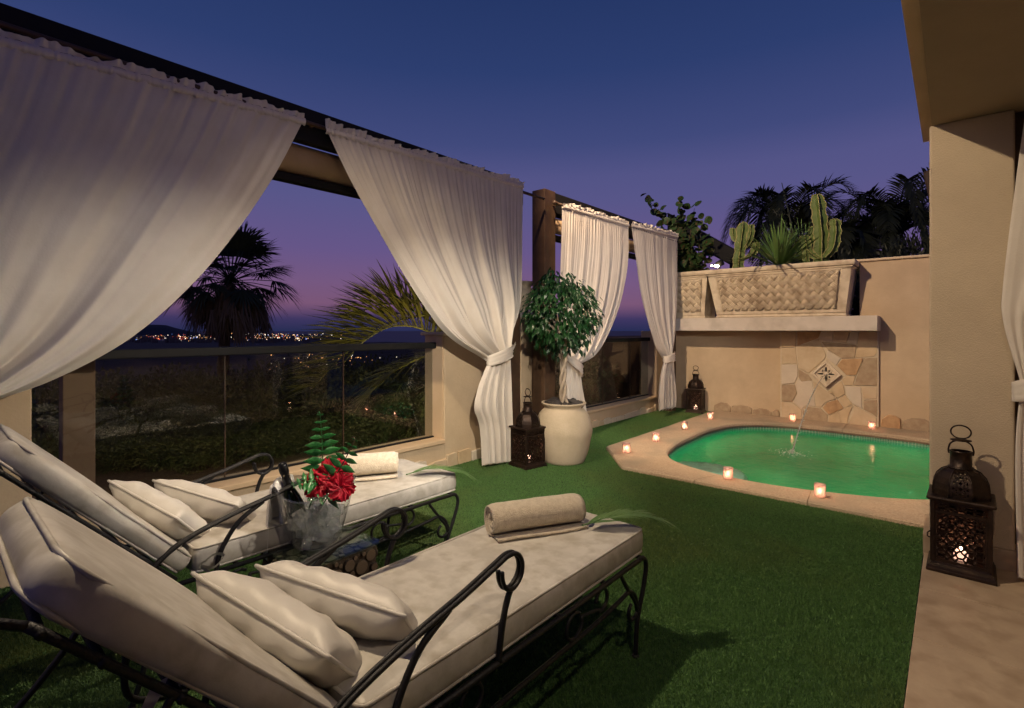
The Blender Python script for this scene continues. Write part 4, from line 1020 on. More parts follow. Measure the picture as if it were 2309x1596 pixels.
# fern fronds: every leaflet is a part
lfm = MB(); rows = []
for i in range(9):
    f = i / 8; w = .27 * (math.sin(PI * min(1, f * 1.02 + .03)) ** .75) * (1.15 - .6 * f) if f < 1 else .004
    zz = -.10 * f * f + .03 * math.sin(f * 9); rows.append([(f, -w, zz - .05 * w * 4), (f, -w * .5, zz + .02), (f, 0, zz), (f, w * .5, zz + .02), (f, w, zz - .05 * w * 4)])
lfm = lfm.grid(rows).mesh('leaflet', 'fern_leaf', True)
def make_fern(label, pts, n, Lf, seed, face, stemmat='fern_leaf'):
    sp2 = spline([Vector(p) for p in pts], 8); ro = sp2[0]; rg = random.Random(seed)
    t = thing('fern_frond', label, 'fern frond', tuple(ro), 0, 'fern fronds in the ice bucket')
    MB().tube([p - ro for p in sp2], [.0035 - .002 * i / len(sp2) for i in range(len(sp2))], 6).build('stem', stemmat, t, True)
    for i in range(n):
        f = .22 + .78 * i / (n - 1); p = sample(sp2, f); d = (sample(sp2, min(1, f + .04)) - sample(sp2, max(0, f - .04))).normalized()
        fc = Vector(face); fc = (fc - d * fc.dot(d)).normalized(); side = d.cross(fc).normalized()
        for s_ in (-1, 1):
            L = Lf * (1 - .82 * max(0, (f - .35) / .65) ** 1.3) * rg.uniform(.92, 1.08); ex = (side * s_ + d * .12 + fc * rg.uniform(-.1, .25)).normalized(); ez = (fc + side * rg.uniform(-.2, .2)); ez = (ez - ex * ez.dot(ex)).normalized(); ey = ez.cross(ex)
            M = Matrix((ex, ey, ez)).transposed().to_4x4() @ Matrix.Diagonal((L, L * .85, L, 1)); inst(lfm, 'leaflet', Matrix.Translation(p - ro) @ M, t)
    mb = MB(); e = sp2[-1] - ro; bar(mb, [e, e + Vector((-.01, 0, .012)), e + Vector((-.022, 0, .006)), e + Vector((-.018, 0, -.004))], .0022, 4); mb.build('curled_tip', stemmat, t, True)
tocam = (Vector((0, 0, 1.35)) - BC).normalized()
dB = BC.x * FW[0] + BC.y * FW[1]
make_fern('tall upright glossy fern frond in the ice bucket', [BC + Vector((.0, .03, .14)), PD(728, 1070, dB + .06), PD(726, 1000, dB + .06), PD(722, 935, dB + .05)], 10, .100, 5, tuple(tocam))
make_fern('slanting dark-stemmed fern frond at the bucket\'s right side', [BC + Vector((.02, -.02, .12)), PD(748, 1090, dB - .06), PD(778, 1035, dB - .05), PD(800, 992, dB - .05)], 8, .085, 6, tuple(tocam + Vector((0, 0, .5))), 'dark_wood')
make_fern('drooping fern frond over the bucket\'s left rim', [BC + Vector((.0, -.03, .16)), PD(715, 1090, dB - .08), PD(690, 1085, dB - .10), PD(662, 1095, dB - .12)], 6, .080, 7, tuple(tocam + Vector((0, 0, .8))))
make_fern('low fern frond hanging behind the red flowers', [BC + Vector((.02, .0, .14)), PD(745, 1110, dB - .05), PD(735, 1120, dB - .1), PD(700, 1130, dB - .15)], 5, .075, 8, tuple(tocam + Vector((0, 0, .6))))
def make_flower(label, c, face, R, seed):
    t = thing('red_hibiscus', label, 'flower', tuple(c), 0, 'red flowers in the ice bucket'); fz = Vector(face).normalized(); fx = fz.orthogonal().normalized(); fy = fz.cross(fx); rg = random.Random(seed)
    for k in range(6):
        a0 = k * 2 * PI / 6 + seed; mb = MB(); rows = []
        for i in range(13):
            f = i / 12; row = []
            for j in range(17):
                g = -1 + j / 8; w = 1.05 * math.sin(PI * min(1, .12 + f * .70)) ; a = a0 + g * w * .85; r = R * f * (1 - .16 * g * g * f + .06 * math.sin(g * 13 + k))
                h = R * (.45 * f - .30 * f * f + .15 * f * math.sin(g * 9 + k * 2 + f * 6) + .09 * math.sin(g * 19 + k) * f * f + .04 * (k % 2))
                row.append(fx * r * math.cos(a) + fy * r * math.sin(a) + fz * h)
            rows.append(row)
        mb.grid(rows).build('petal', 'petal', t, True)
    mb = MB(); mb.tube([fz * 0, fz * R * .5, fz * R * .8 + fx * .008], [.003, .0025, .004], 6); mb.build('stamen', 'petal', t, True)
    MB().tube([fz * -.002, fz * -.05 + Vector((0, 0, -.05))], .003, 6).build('stem', 'fern_leaf', t, True)
make_flower('larger red ruffled hibiscus at the upper right of the bucket', PD(752, 1072, dB - .03), tocam + Vector((.2, 0, .2)), .082, 1)
make_flower('red ruffled hibiscus low at the left of the bucket', PD(716, 1092, dB - .07), tocam + Vector((-.3, 0, .15)), .066, 2)
make_flower('red ruffled hibiscus low at the right of the bucket', PD(768, 1098, dB - .09), tocam + Vector((.1, .1, .0)), .062, 3)

# ================================================================== LANTERNS
def fret(w, h, parent, M, seed):
    mb = MB(); rg = random.Random(seed); c = .042; nx = max(2, round(w / c)); nyy = max(2, round(h / c)); cx_, cy_ = w / nx, h / nyy; bar_ = .0045
    def strip(pts):
        sp2 = [Vector((x, 0, z)) for x, z in pts]; rows = []
        for i, p in enumerate(sp2):
            d = (sp2[min(i + 1, len(sp2) - 1)] - sp2[max(0, i - 1)]); d = d.normalized() if d.length > 0 else Vector((1, 0, 0)); s_ = Vector((-d.z, 0, d.x)) * bar_
            rows.append([p - s_ + Vector((0, -.002, 0)), p + s_ + Vector((0, -.002, 0)), p + s_ + Vector((0, .002, 0)), p - s_ + Vector((0, .002, 0))])
        mb.grid(rows, cu=True)
    for i in range(nx):
        for j in range(nyy):
            x0, z0 = -w / 2 + i * cx_, j * cy_; k = (i + j) % 2; mx, mz = x0 + cx_ / 2, z0 + cy_ / 2
            R = cx_ * .62
            if (i + 2 * j) % 3 == 0: strip([(mx + cx_ * .30 * math.cos(a), mz + cy_ * .30 * math.sin(a)) for a in np.linspace(0, 2 * PI, 13)])
            for a0 in (0, PI / 2, PI, 1.5 * PI):
                ox, oz = mx + cx_ * .5 * (1 if a0 in (PI / 2, PI) else -1), mz + cy_ * .5 * (1 if a0 >= PI else -1)
            if k: strip([(x0, z0 + cy_), (x0 + cx_ * .30, z0 + cy_ * .80), (mx, mz), (x0 + cx_ * .70, z0 + cy_ * .20), (x0 + cx_, z0)]); strip([(x0, z0), (x0 + cx_ * .2, z0 + cy_ * .3), (mx, mz), (x0 + cx_ * .8, z0 + cy_ * .7), (x0 + cx_, z0 + cy_)])
            else: strip([(x0 + cx_ * .5 * (1 - math.cos(a)), z0 + cy_ * .55 * math.sin(a)) for a in np.linspace(0, PI, 7)]); strip([(x0 + cx_ * .5 * (1 - math.cos(a)), z0 + cy_ - cy_ * .55 * math.sin(a)) for a in np.linspace(0, PI, 7)])
    mb.xf(M); return mb.build('fretwork_panel', 'lantern_iron', parent)
def make_lantern():
    t = thing('moroccan_lantern', 'x', 'lantern', (0, 0, 0)); b = .142
    MB().box(-b, b, -b, b, 0, .018).build('base_plinth', 'lantern_iron', t, bevel=.004)
    mb = MB(); q = [(b * .97, .018), (b * .95, .03), (b * .86, .042), (b * .84, .052)]
    mb.grid([[(sx * r, sy * r, z) for sx, sy in ((1, 1), (-1, 1), (-1, -1), (1, -1))] for r, z in q], cu=True); mb.f.append((12, 13, 14, 15)); mb.build('base_moulding', 'lantern_iron', t)
    B = .115; z0, z1 = .052, .385
    for sx in (-1, 1):
        for sy in (-1, 1): MB().box(sx * B - .010, sx * B + .010, sy * B - .010, sy * B + .010, z0, z1).build('corner_post', 'lantern_iron', t, bevel=.003)
    for k in range(4):
        R = Matrix.Rotation(k * PI / 2, 4, 'Z')
        fret(2 * B - .04, .245, t, R @ Matrix.Translation((0, -B, z0 + .018)), k); fret(2 * B - .04, .034, t, R @ Matrix.Translation((0, -B, z1 - .05)), k + 5)
        mb = MB()
        for zz in (z0 + .002, z0 + .263, z1 - .016): mb.box(-B + .009, B - .009, -B - .006, -B + .006, zz, zz + .015)
        for xx in (-B + .01, B - .018): mb.box(xx, xx + .008, -B - .005, -B + .005, z0 + .017, z0 + .263)
        mb.xf(R); mb.build('panel_frame', 'lantern_iron', t)
    MB().box(-.140, .140, -.140, .140, z1, z1 + .020).build('cornice', 'lantern_iron', t, bevel=.007)
    mb = MB(); mb.tube([(-B - .012, -B + .03, .20), (-B - .022, -B + .02, .19), (-B - .022, -B + .012, .175), (-B - .012, -B + .01, .17)], .004, 6); bar(mb, [(-.09 + .016 * math.cos(a), -B - .014, .175 + .016 * math.sin(a)) for a in np.linspace(0, 6.28, 10)], .003, 2); mb.build('door_ring', 'lantern_iron', t, True)
    zd = z1 + .020; prof = [(.126, 0), (.127, .03), (.122, .065), (.110, .098), (.088, .126), (.062, .142), (.050, .147)]
    for k in range(8):
        a0, a1 = (k - .5) * PI / 4 - PI / 2, (k + .5) * PI / 4 - PI / 2; mb = MB()
        def S(u, f):
            i = min(int(f * 6), 5); g = f * 6 - i; r = prof[i][0] + (prof[i + 1][0] - prof[i][0]) * g; z = prof[i][1] + (prof[i + 1][1] - prof[i][1]) * g
            p0 = Vector((r * math.cos(a0), r * math.sin(a0), 0)); p1 = Vector((r * math.cos(a1), r * math.sin(a1), 0)); q = p0.lerp(p1, u); return Vector((q.x, q.y, zd + z))
        if k % 2: mb.grid([[S(0, i / 6), S(1, i / 6)] for i in range(7)]); nm = 'dome_plate'
        else:
            nm = 'dome_fretwork'
            for u0, u1 in ((0, .16), (.84, 1)): mb.grid([[S(u0, i / 12), S(u1, i / 12)] for i in range(13)])
            mb.grid([[S(0, 0), S(1, 0)], [S(0, .07), S(1, .07)]]); mb.grid([[S(0, .78), S(1, .78)], [S(0, 1), S(1, 1)]])
            for i in range(5):
                f0 = .07 + i * .142; f1 = f0 + .142
                for (ua, ub) in ((.16, .5), (.5, .84), (.5, .16), (.84, .5)):
                    e = .055; mb.grid([[S(ua - e + (ub - ua) * g, f0 + (f1 - f0) * g), S(ua + e + (ub - ua) * g, f0 + (f1 - f0) * g)] for g in (0, .33, .66, 1)])
                mb.grid([[S(.16, f0 - .012), S(.84, f0 - .012)], [S(.16, f0 + .014), S(.84, f0 + .014)]])
        o = mb.build(nm, 'lantern_iron', t); so = o.modifiers.new('thick', 'SOLIDIFY'); so.thickness = .003
    mb = MB()
    for k in range(8):
        a = (k + .5) * PI / 4 - PI / 2; mb.tube([(r * math.cos(a) * 1.005, r * math.sin(a) * 1.005, zd + z) for r, z in prof], .0035, 5)
    mb.build('dome_ribs', 'lantern_iron', t, True)
    zc = zd + .145
    MB().lathe([(.058, 0), (.056, .008), (.047, .012), (.046, .085), (.049, .088), (.049, .094), (.042, .094), (.042, .02)], 20).xf(Matrix.Translation((0, 0, zc))).build('chimney', 'lantern_iron', t, True)
    mb = MB(); bar(mb, [(-.050, 0, zc + .075), (-.052, 0, zc + .10), (-.040, 0, zc + .135), (0, 0, zc + .152), (.040, 0, zc + .135), (.052, 0, zc + .10), (.050, 0, zc + .075)], .0042); mb.build('bail_handle', 'lantern_iron', t, True)
    MB().lathe([(.0445, 0), (.046, .002), (.044, .005), (.005, .012)], 18).xf(Matrix.Translation((0, 0, zc + .150))).build('handle_disc', 'lantern_iron', t, True)
    MB().tube([(.042 * math.cos(a), 0, zc + .197 + .036 * math.sin(a)) for a in np.linspace(0, 2 * PI, 25)[:-1]], .004, 7, True).build('top_ring', 'lantern_iron', t, True)
    cd = MB().lathe([(.030, .053), (.030, .098), (.024, .100)], 16).build('candle', 'wax', t, True)
    MB().lathe([(.001, .100), (.005, .106), (.006, .112), (.003, .122), (.0005, .130)], 8).build('flame', 'flame', t, True)
    return t
def flame_light(loc, e, name='candle_light'):
    d = bpy.data.lights.new(name, 'POINT'); d.energy = e; d.color = (1, .42, .24); d.shadow_soft_size = .012
    o = bpy.data.objects.new(name, d); COL.objects.link(o); o.location = loc
ln = make_lantern()
LP = [((.035, 3.79, .022), -.02, 'dark metal lantern standing on the floor tiles by the house pillar', 1.02), ((-3.215, 3.965, 0), rad(-11), 'dark metal lantern on the grass beside the big cream pot', .98),
      ((-3.21, 8.36, 0), rad(8), 'dark metal lantern on the grass in the corner by the back wall', .98)]
for i, (loc, rz, lab, sc) in enumerate(LP):
    o = ln if i == 0 else copy_tree(ln); o.location = loc; o.rotation_euler = (0, 0, rz); o.scale = (sc, sc, sc * (1.0 if i else 1.0)); tag(o, lab, 'lantern', 'metal lanterns')
    flame_light(Vector(loc) + Vector((0, 0, .19)), .3)

# ================================================================== CANDLE GLASSES
def make_candle():
    t = thing('glass_candle_holder', 'x', 'candle holder')
    mb = MB(); n = 20; rows = []
    for r, z in [(.030, 0), (.037, .004), (.0395, .02), (.038, .05), (.0395, .078), (.0385, .092), (.0345, .092), (.034, .02), (.001, .014)]:
        rows.append([((r + .0012 * math.sin(5 * a + z * 90)) * math.cos(a), (r + .0012 * math.sin(5 * a + z * 90)) * math.sin(a), z) for a in np.linspace(0, 2 * PI, n + 1)[:-1]])
    mb.grid(rows, cu=True); mb.build('glass_cup', 'candle_glass', t, True)
    MB().lathe([(.020, .015), (.020, .030), (.016, .032)], 14).build('tealight', 'wax', t, True)
    MB().lathe([(.001, .032), (.007, .038), (.008, .046), (.004, .058), (.0005, .066)], 8).build('flame', 'flame', t, True)
    return t
cn = make_candle()
CL = [((1412, 1020), 'at the pointed corner of the coping nearest the grass'), ((1478, 995), 'second from the pointed corner along the left coping'), ((1543, 968), 'third from the pointed corner along the left coping'),
      ((1601, 945), 'farthest along the left coping near the corner lantern'), ((1786, 949), 'on the back coping at the left foot of the stone panel'), ((1965, 967), 'on the back coping at the right foot of the stone panel'),
      ((1641, 1080), 'on the front coping beside the pale pool step'), ((1848, 1120), 'on the front coping closest to the house pillar')]
for i, ((u, v), w) in enumerate(CL):
    o = cn if i == 0 else copy_tree(cn); p = P(u, v, .037); o.location = p; o.rotation_euler = (0, 0, i * .7); tag(o, 'lit glass candle holder ' + w, 'candle holder', 'candle glasses on the pool coping')
    flame_light(p + Vector((0, 0, .062)), 1.3); o.scale = (1.08, 1.08, 1.12)

# ================================================================== POT, FICUS
PP = Vector((-3.045, 4.345, 0))
pt_ = thing('ceramic_pot', 'large round cream clay pot holding the ficus', 'plant pot', tuple(PP))
prof = [(.0, .0), (.195, .0), (.215, .02), (.252, .12), (.28, .24), (.296, .33), (.28, .42), (.248, .50), (.205, .545), (.200, .565), (.222, .590), (.232, .602), (.226, .612), (.20, .606), (.19, .56), (.18, .54), (.0, .54)]
mb = MB(); rows = []
pv = spline([Vector((a, b, 0)) for a, b in prof[1:15]], 3)
for p in pv: rows.append([((p.x + .003 * nz((math.cos(a) * 2, math.sin(a) * 2, p.y * 6))) * math.cos(a), (p.x + .003 * nz((math.cos(a) * 2, math.sin(a) * 2, p.y * 6))) * math.sin(a), p.y) for a in np.linspace(0, 2 * PI, 41)[:-1]])
mb.grid(rows, cu=True); mb.f.append(tuple(reversed(range(40)))); mb.build('body', 'terracotta_cream', pt_, True)
MB().lathe([(.197, .55), (.0, .565)], 24, caps=False).build('soil', 'soil', pt_, True)
rk = random.Random(6)
for k in range(11):
    a = k * 2 * PI / 11 + .2; r = .135 + rk.uniform(-.02, .02); s = rk.uniform(.045, .075)
    mb = MB(); pts = [Vector((rk.uniform(-1, 1), rk.uniform(-1, 1), rk.uniform(-.7, .8))).normalized() for _ in range(14)]
    import bmesh
    bm = bmesh.new()
    for p in pts: bm.verts.new((p.x * s * 1.1, p.y * s * .85, p.z * s * .75))
    bmesh.ops.convex_hull(bm, input=bm.verts); me = bpy.data.meshes.new('dark_pebble'); bm.to_mesh(me); bm.free(); me.materials.append(MATS['dark_stone'])
    o = bpy.data.objects.new('dark_pebble', me); COL.objects.link(o); o.location = PP + Vector((r * math.cos(a), r * math.sin(a), .595 + rk.uniform(0, .012))); tag(o, 'dark angular stone lying in the mouth of the cream pot', 'stone', 'dark stones in the pot')
fx = thing('ficus_tree', 'ball-shaped ficus with a braided pale trunk in the cream pot', 'tree', tuple(PP + Vector((0, 0, .563))))
for k in range(3):
    mb = MB(); pts = []
    for i in range(26):
        f = i / 25; a = k * 2 * PI / 3 + f * 8.5; r = .028 * (1 - .25 * f) * (1 + .9 * max(0, .12 - f) * 6) * (1 if f < .85 else 1 + (f - .85) * 5)
        pts.append((r * math.cos(a) - .01 * math.sin(f * 4), r * math.sin(a), f * .62))
    mb.tube(pts, [.019 - .006 * i / 25 for i in range(26)], 9); mb.build('trunk', 'bark_pale', fx, True)
mb = MB(); rf = random.Random(9); CC = Vector((-.02, -.02, .965)); CR = Vector((.385, .385, .445))
br = MB()
for k in range(26):
    d = Vector((rf.gauss(0, 1), rf.gauss(0, 1), rf.gauss(.1, .9))).normalized(); e = CC + Vector((d.x * CR.x, d.y * CR.y, d.z * CR.z)) * .8
    br.tube([(0, 0, .58), Vector((0, 0, .7)).lerp(e, .4), e], [.012, .007, .003], 5)
br.build('branches', 'bark_pale', fx, True)
for k in range(3100):
    d = Vector((rf.gauss(0, 1), rf.gauss(0, 1), rf.gauss(0, 1))).normalized(); r = rf.uniform(.45, 1) ** .5
    lump = 1 + .26 * nz(d, 2.6, 4) + .18 * nz(d, 6, 8)
    p = CC + Vector((d.x * CR.x, d.y * CR.y, d.z * CR.z)) * r * lump
    if d.z < -.75 and rf.random() < .5: continue
    if nz(d, 4.2, 17) < -.16 and r > .72: continue
    dr = (d * .55 + Vector((rf.uniform(-.5, .5), rf.uniform(-.5, .5), -.75 - .4 * rf.random()))).normalized(); L = rf.uniform(.04, .088)
    nrm = (d + Vector((rf.uniform(-.5, .5), rf.uniform(-.5, .5), rf.uniform(-.1, .5)))).normalized(); sd = dr.cross(nrm).normalized(); nn = sd.cross(dr); w = L * .24
    mb.add([p, p + dr * L * .35 - sd * w - nn * .004, p + dr * L * .4 + nn * .004, p + dr * L * .35 + sd * w - nn * .004, p + dr * L * .72 - sd * w * .62, p + dr * L * .74 + nn * .003, p + dr * L * .72 + sd * w * .62, p + dr * L * 1.05 - nn * .006],
           [(0, 2, 1), (0, 3, 2), (1, 2, 5, 4), (2, 3, 6, 5), (4, 5, 7), (5, 6, 7)])
mb.build('crown', 'ficus_leaf', fx)
# broken carved finial on the pier
un = thing('stone_urn', 'weathered carved stone urn on the wall pier behind the ficus', 'urn', (-3.90, 4.70, 1.548))
mb = MB(); rows = []
for i, (r, z) in enumerate([(.10, 0), (.105, .02), (.07, .04), (.055, .07), (.075, .10), (.125, .16), (.14, .22), (.125, .28), (.10, .31), (.125, .345), (.14, .37), (.135, .385), (.11, .385), (.09, .35)]):
    rows.append([(r * (1 + (.06 * abs(math.sin(5 * a)) if .09 < z < .3 else 0)) * math.cos(a), r * (1 + (.06 * abs(math.sin(5 * a)) if .09 < z < .3 else 0)) * math.sin(a), z) for a in np.linspace(0, 2 * PI, 41)[:-1]])
mb.grid(rows, cu=True); mb.build('bowl', 'cast_stone', un, True)
mb = MB()
for s_ in (-1, 1): bar(mb, [(0, s_ * .11, .33), (0, s_ * .165, .31), (0, s_ * .175, .24), (0, s_ * .135, .19)], .014)
mb.build('handles', 'cast_stone', un, True)

# ================================================================== PLANTERS ON THE LEDGE
def make_planter(label, xa, xb, ta, tb2, y0, dy, z0, z1, ncell, splay_y=.07):
    t = thing('woven_stone_planter', label, 'planter', ((xa + xb) / 2, y0 + dy / 2, z0), 0, 'basket-weave planters on the ledge'); ro = Vector(t.location); H = z1 - z0
    def S(u, f, out=0):                       # front face point
        a, b = xa + (ta - xa) * f, xb + (tb2 - xb) * f; return Vector((a + (b - a) * u, y0 + splay_y * (1 - f) - out, z0 + H * f)) - ro
    def ring(f, ins=0):
        a, b = xa + (ta - xa) * f + ins, xb + (tb2 - xb) * f - ins; fy = y0 + splay_y * (1 - f) + ins; by = y0 + dy - splay_y * (1 - f) - ins
        return [Vector((a, fy, z0 + H * f)) - ro, Vector((b, fy, z0 + H * f)) - ro, Vector((b, by, z0 + H * f)) - ro, Vector((a, by, z0 + H * f)) - ro]
    mb = MB(); mb.grid([ring(0), ring(.90), ring(.90, .03), ring(.80, .05)], cu=True); mb.f.append((3, 2, 1, 0)); mb.build('tub', 'cast_stone', t)
    for f0, f1, out, nm in ((.0, .045, .016, 'foot_band'), (.905, 1.0, .030, 'rim_roll'), (.865, .902, .012, 'rim_band')):
        mb = MB(); a, b, c_ = ring(f0, -out), ring((f0 + f1) / 2, -out * 1.25), ring(f1, -out); d_ = ring(f1, .035); e_ = ring(f0, .035)
        mb.grid([e_, a, b, c_, d_], cu=True, cv=False); mb.build(nm, 'cast_stone', t, bevel=.012, seg=3)
    mb = MB(); w = .035
    W = abs(xb - xa)
    fr_u = .06 if W > 1 else .11
    for quad in (((0, .07), (1, .07), (1, .12), (0, .12)), ((0, .12), (fr_u, .12), (fr_u, .86), (0, .86)), ((1 - fr_u, .12), (1, .12), (1, .86), (1 - fr_u, .86)), ((0, .83), (1, .83), (1, .86), (0, .86))):
        vs = [S(u, f, .001) for u, f in quad] + [S(u, f, .014) for u, f in quad]; mb.add(vs, [(4, 5, 6, 7), (0, 1, 5, 4), (1, 2, 6, 5), (2, 3, 7, 6), (3, 0, 4, 7)])
    mb.build('frame_band', 'cast_stone', t, bevel=.004)
    # herringbone weave: raised triple reeds, two cells long, alternating directions
    mb = MB(); u0, u1, f0, f1 = fr_u + .012, 1 - fr_u - .012, .135, .82
    hh = (f1 - f0) * H; ww = (u1 - u0) * (W + abs(tb2 - ta)) / 2; c = hh / ncell; nx = int(ww / c) + 2
    def reed(p, q, wd, ht):
        d = (Vector((q[0] - p[0], q[1] - p[1]))).normalized(); s_ = Vector((-d.y, d.x)) * wd; rows = []
        for k in range(7):
            g = k / 6; x, y = p[0] + (q[0] - p[0]) * g, p[1] + (q[1] - p[1]) * g; arch = ht * (1.15 * math.sin(PI * g) - .15); row = []
            for m_, hm in ((-1, 0), (-.7, .8), (0, 1), (.7, .8), (1, 0)):
                xx, yy = x + s_.x * m_, y + s_.y * m_; uu = u0 + xx / ww * (u1 - u0); ff = f0 + yy / hh * (f1 - f0)
                row.append(S(min(u1, max(u0, uu)), min(f1, max(f0, ff)), .002 + arch * hm))
            rows.append(row)
        mb.grid(rows)
    s_ = c * .92; nn = int((ww + hh) / s_) + 3
    for i in range(-nn, nn):
        for j in range(-nn, nn):
            x, y = (i - j) * s_ * .7071 + ww / 2, (i + j) * s_ * .7071 + hh / 2
            if not (-.2 * c < x < ww + .2 * c and -.2 * c < y < hh + .2 * c): continue
            sg = 1 if (i + j) % 2 == 0 else -1; R = s_ * .86
            for k in (-1, 0, 1):
                ox, oy = -sg * k * s_ * .25 * .7071, k * s_ * .25 * .7071
                reed((x + ox - R * .7071, y + oy - sg * R * .7071), (x + ox + R * .7071, y + oy + sg * R * .7071), s_ * .13, .048)
    mb.build('woven_relief', 'cast_stone', t, True)
    mb = MB(); q = ring(.88, .03); mb.add(q, [(0, 1, 2, 3)]); mb.build('soil', 'soil', t)
    return t
LZ = 1.549
make_planter('long basket-weave stone planter of cacti on the ledge', -2.835, -1.115, -2.985, -1.02, 8.23, .60, LZ, 2.315, 6)
make_planter('square basket-weave stone planter half hidden by the corner curtain', -3.63, -3.08, -3.69, -2.995, 8.32, .62, LZ, 2.325, 6)

def make_cactus(label, base, cols, name='candelabra_cactus'):
    t = thing(name, label, 'cactus', tuple(base)); 
    for pts, r in cols:
        sp2 = spline([Vector(p) for p in pts], 12); n = len(sp2); mb = MB(); rows = []; rim = MB(); ribs = [[] for _ in range(5)]
        for i, p in enumerate(sp2):
            f = i / (n - 1); rr = r * (1 if f < .9 else math.sqrt(max(.02, 1 - ((f - .9) / .1) ** 2))) * (.8 + .2 * min(1, f * 6)) * (1 + .10 * math.sin(f * n * .8)); row = []
            for k in range(20):
                a = 2 * PI * k / 20; q = (k % 4) / 4; m_ = [1.0, .62, .50, .62][k % 4]
                if k % 4 == 0: m_ *= 1 + .05 * math.sin(i * 2.3)
                row.append(p + Vector((rr * m_ * math.cos(a), rr * m_ * math.sin(a), 0)))
                if k % 4 == 0: ribs[k // 4].append(row[-1])
            rows.append(row)
        mb.grid(rows, cu=True); mb.f.append(tuple(len(mb.v) - 20 + k for k in range(20))); st_ = mb.build('stem', 'cactus', t)
        for rb2 in ribs: rim.tube(rb2, [r * .06 * (1 + .6 * (k % 2)) for k in range(len(rb2))], 4)
        rim.build('spine_ridge', 'cactus_rim', st_)
    return t
b0 = Vector((-2.56, 8.52, 2.20))
def loc(u, v, y, b): return tuple(PY(u, v, y) - b)
make_cactus('shorter branching cactus at the left end of the long planter', b0, [
    ([(0, 0, 0), loc(1664, 600, 8.52, b0), loc(1669, 555, 8.52, b0), loc(1676, 500, 8.52, b0)], .085), ([loc(1668, 552, 8.52, b0), loc(1654, 535, 8.52, b0), loc(1651, 514, 8.52, b0)], .05),
    ([loc(1676, 560, 8.55, b0), loc(1690, 535, 8.55, b0), loc(1692, 506, 8.55, b0)], .058), ([loc(1676, 585, 8.5, b0), loc(1698, 570, 8.5, b0), loc(1705, 546, 8.5, b0)], .06)])
b1 = Vector((-1.43, 8.55, 2.20))
make_cactus('tall branching cactus at the right end of the long planter', b1, [
    ([(0, 0, 0), loc(1850, 580, 8.55, b1), loc(1850, 530, 8.55, b1), loc(1845, 480, 8.55, b1), loc(1841, 438, 8.55, b1)], .095), ([loc(1858, 582, 8.52, b1), loc(1876, 560, 8.52, b1), loc(1882, 525, 8.52, b1), loc(1881, 493, 8.52, b1)], .075),
    ([loc(1846, 575, 8.6, b1), loc(1834, 555, 8.6, b1), loc(1832, 510, 8.6, b1)], .06), ([loc(1845, 585, 8.5, b1), loc(1820, 565, 8.5, b1), loc(1812, 530, 8.5, b1)], .07), ([loc(1840, 595, 8.45, b1), loc(1818, 590, 8.45, b1), loc(1816, 562, 8.45, b1)], .045)])
def make_yucca(label, base, n, L, seed, m_='yucca', up=.25, name='yucca_plant'):
    t = thing(name, label, 'plant', tuple(base)); rg = random.Random(seed); mb = MB()
    for k in range(n):
        a = rg.uniform(0, 2 * PI); e = rg.uniform(up, 1.35); d = Vector((math.cos(a) * math.cos(e), math.sin(a) * math.cos(e), math.sin(e))); leaflet(mb, Vector((0, 0, .0)) + d * .02, d, L * rg.uniform(.75, 1.1), .017, Vector((0, 0, 1)) if abs(d.z) < .95 else Vector((1, 0, 0)), rg.uniform(.02, .18), 4)
    mb.build('blades', m_, t); MB().lathe([(.05, -.03), (.045, .03), (.02, .06)], 10).build('crown_base', 'bark', t, True)
yb = PY(1757, 603, 8.5); make_yucca('spiky green yucca in the middle of the long planter', yb, 140, .80, 3, up=.12)
def make_rosette(label, base, n, s, seed):
    t = thing('trailing_succulent', label, 'plant', tuple(base)); rg = random.Random(seed); mb = MB(); stx = MB()
    for k in range(n):
        a = rg.uniform(0, 6.28); h = rg.uniform(.1, 1) * s; e = Vector((math.cos(a) * s * .45 * rg.random(), math.sin(a) * s * .3 * rg.random(), h)); stx.tube([(0, 0, 0), e * .5 + Vector((0, 0, .02)), e], .004, 4)
        for q in range(6): leaflet(mb, e * rg.uniform(.3, 1), Vector((rg.uniform(-1, 1), rg.uniform(-1, 1), rg.uniform(-.2, .8))), .05 * rg.uniform(.6, 1.2), .013, Vector((rg.random(), 0, 1)), .2, 2)
    mb.build('leaves', 'yucca', t); stx.build('stems', 'yucca', t, True)
make_rosette('loose leafy plant between the yucca and the tall cactus', PY(1812, 598, 8.6), 40, .75, 5)
# sea grape in the square planter
sg = thing('sea_grape_shrub', 'bushy sea grape with round reddish leaves in the square planter', 'shrub', (-3.42, 8.63, 2.22)); ro = Vector(sg.location)
rg = random.Random(21); st_ = MB(); stems = []
tips = [(1457, 445), (1480, 475), (1500, 500), (1537, 455), (1565, 470), (1582, 500), (1600, 545), (1545, 500), (1520, 540), (1590, 575), (1560, 540), (1535, 580), (1510, 560), (1575, 590), (1530, 520), (1490, 520)]
for k, (u, v) in enumerate(tips):
    e = PY(u, v, 8.63 + rg.uniform(-.22, .28)) - ro; m1 = Vector((rg.uniform(-.1, .1) + e.x * .25, rg.uniform(-.1, .1), e.z * .45)); pts = spline([Vector((rg.uniform(-.08, .08), rg.uniform(-.08, .08), 0)), m1, e], 8); st_.tube(pts, [.012 - .008 * i / (len(pts) - 1) for i in range(len(pts))], 5); stems.append(pts)
st_.build('stems', 'bark', sg, True)
lm = MB(); rows = []
for i in range(8):
    f = i / 7; w = .52 * math.sin(PI * min(.985, max(.03, f))) ** .55; rows.append([(f, -w, .10 * w * w * 4), (f, -w * .5, .02), (f, 0, 0), (f, w * .5, .02), (f, w, .10 * w * w * 4)])
lm = lm.grid(rows).mesh('round_leaf', 'sea_grape', True)
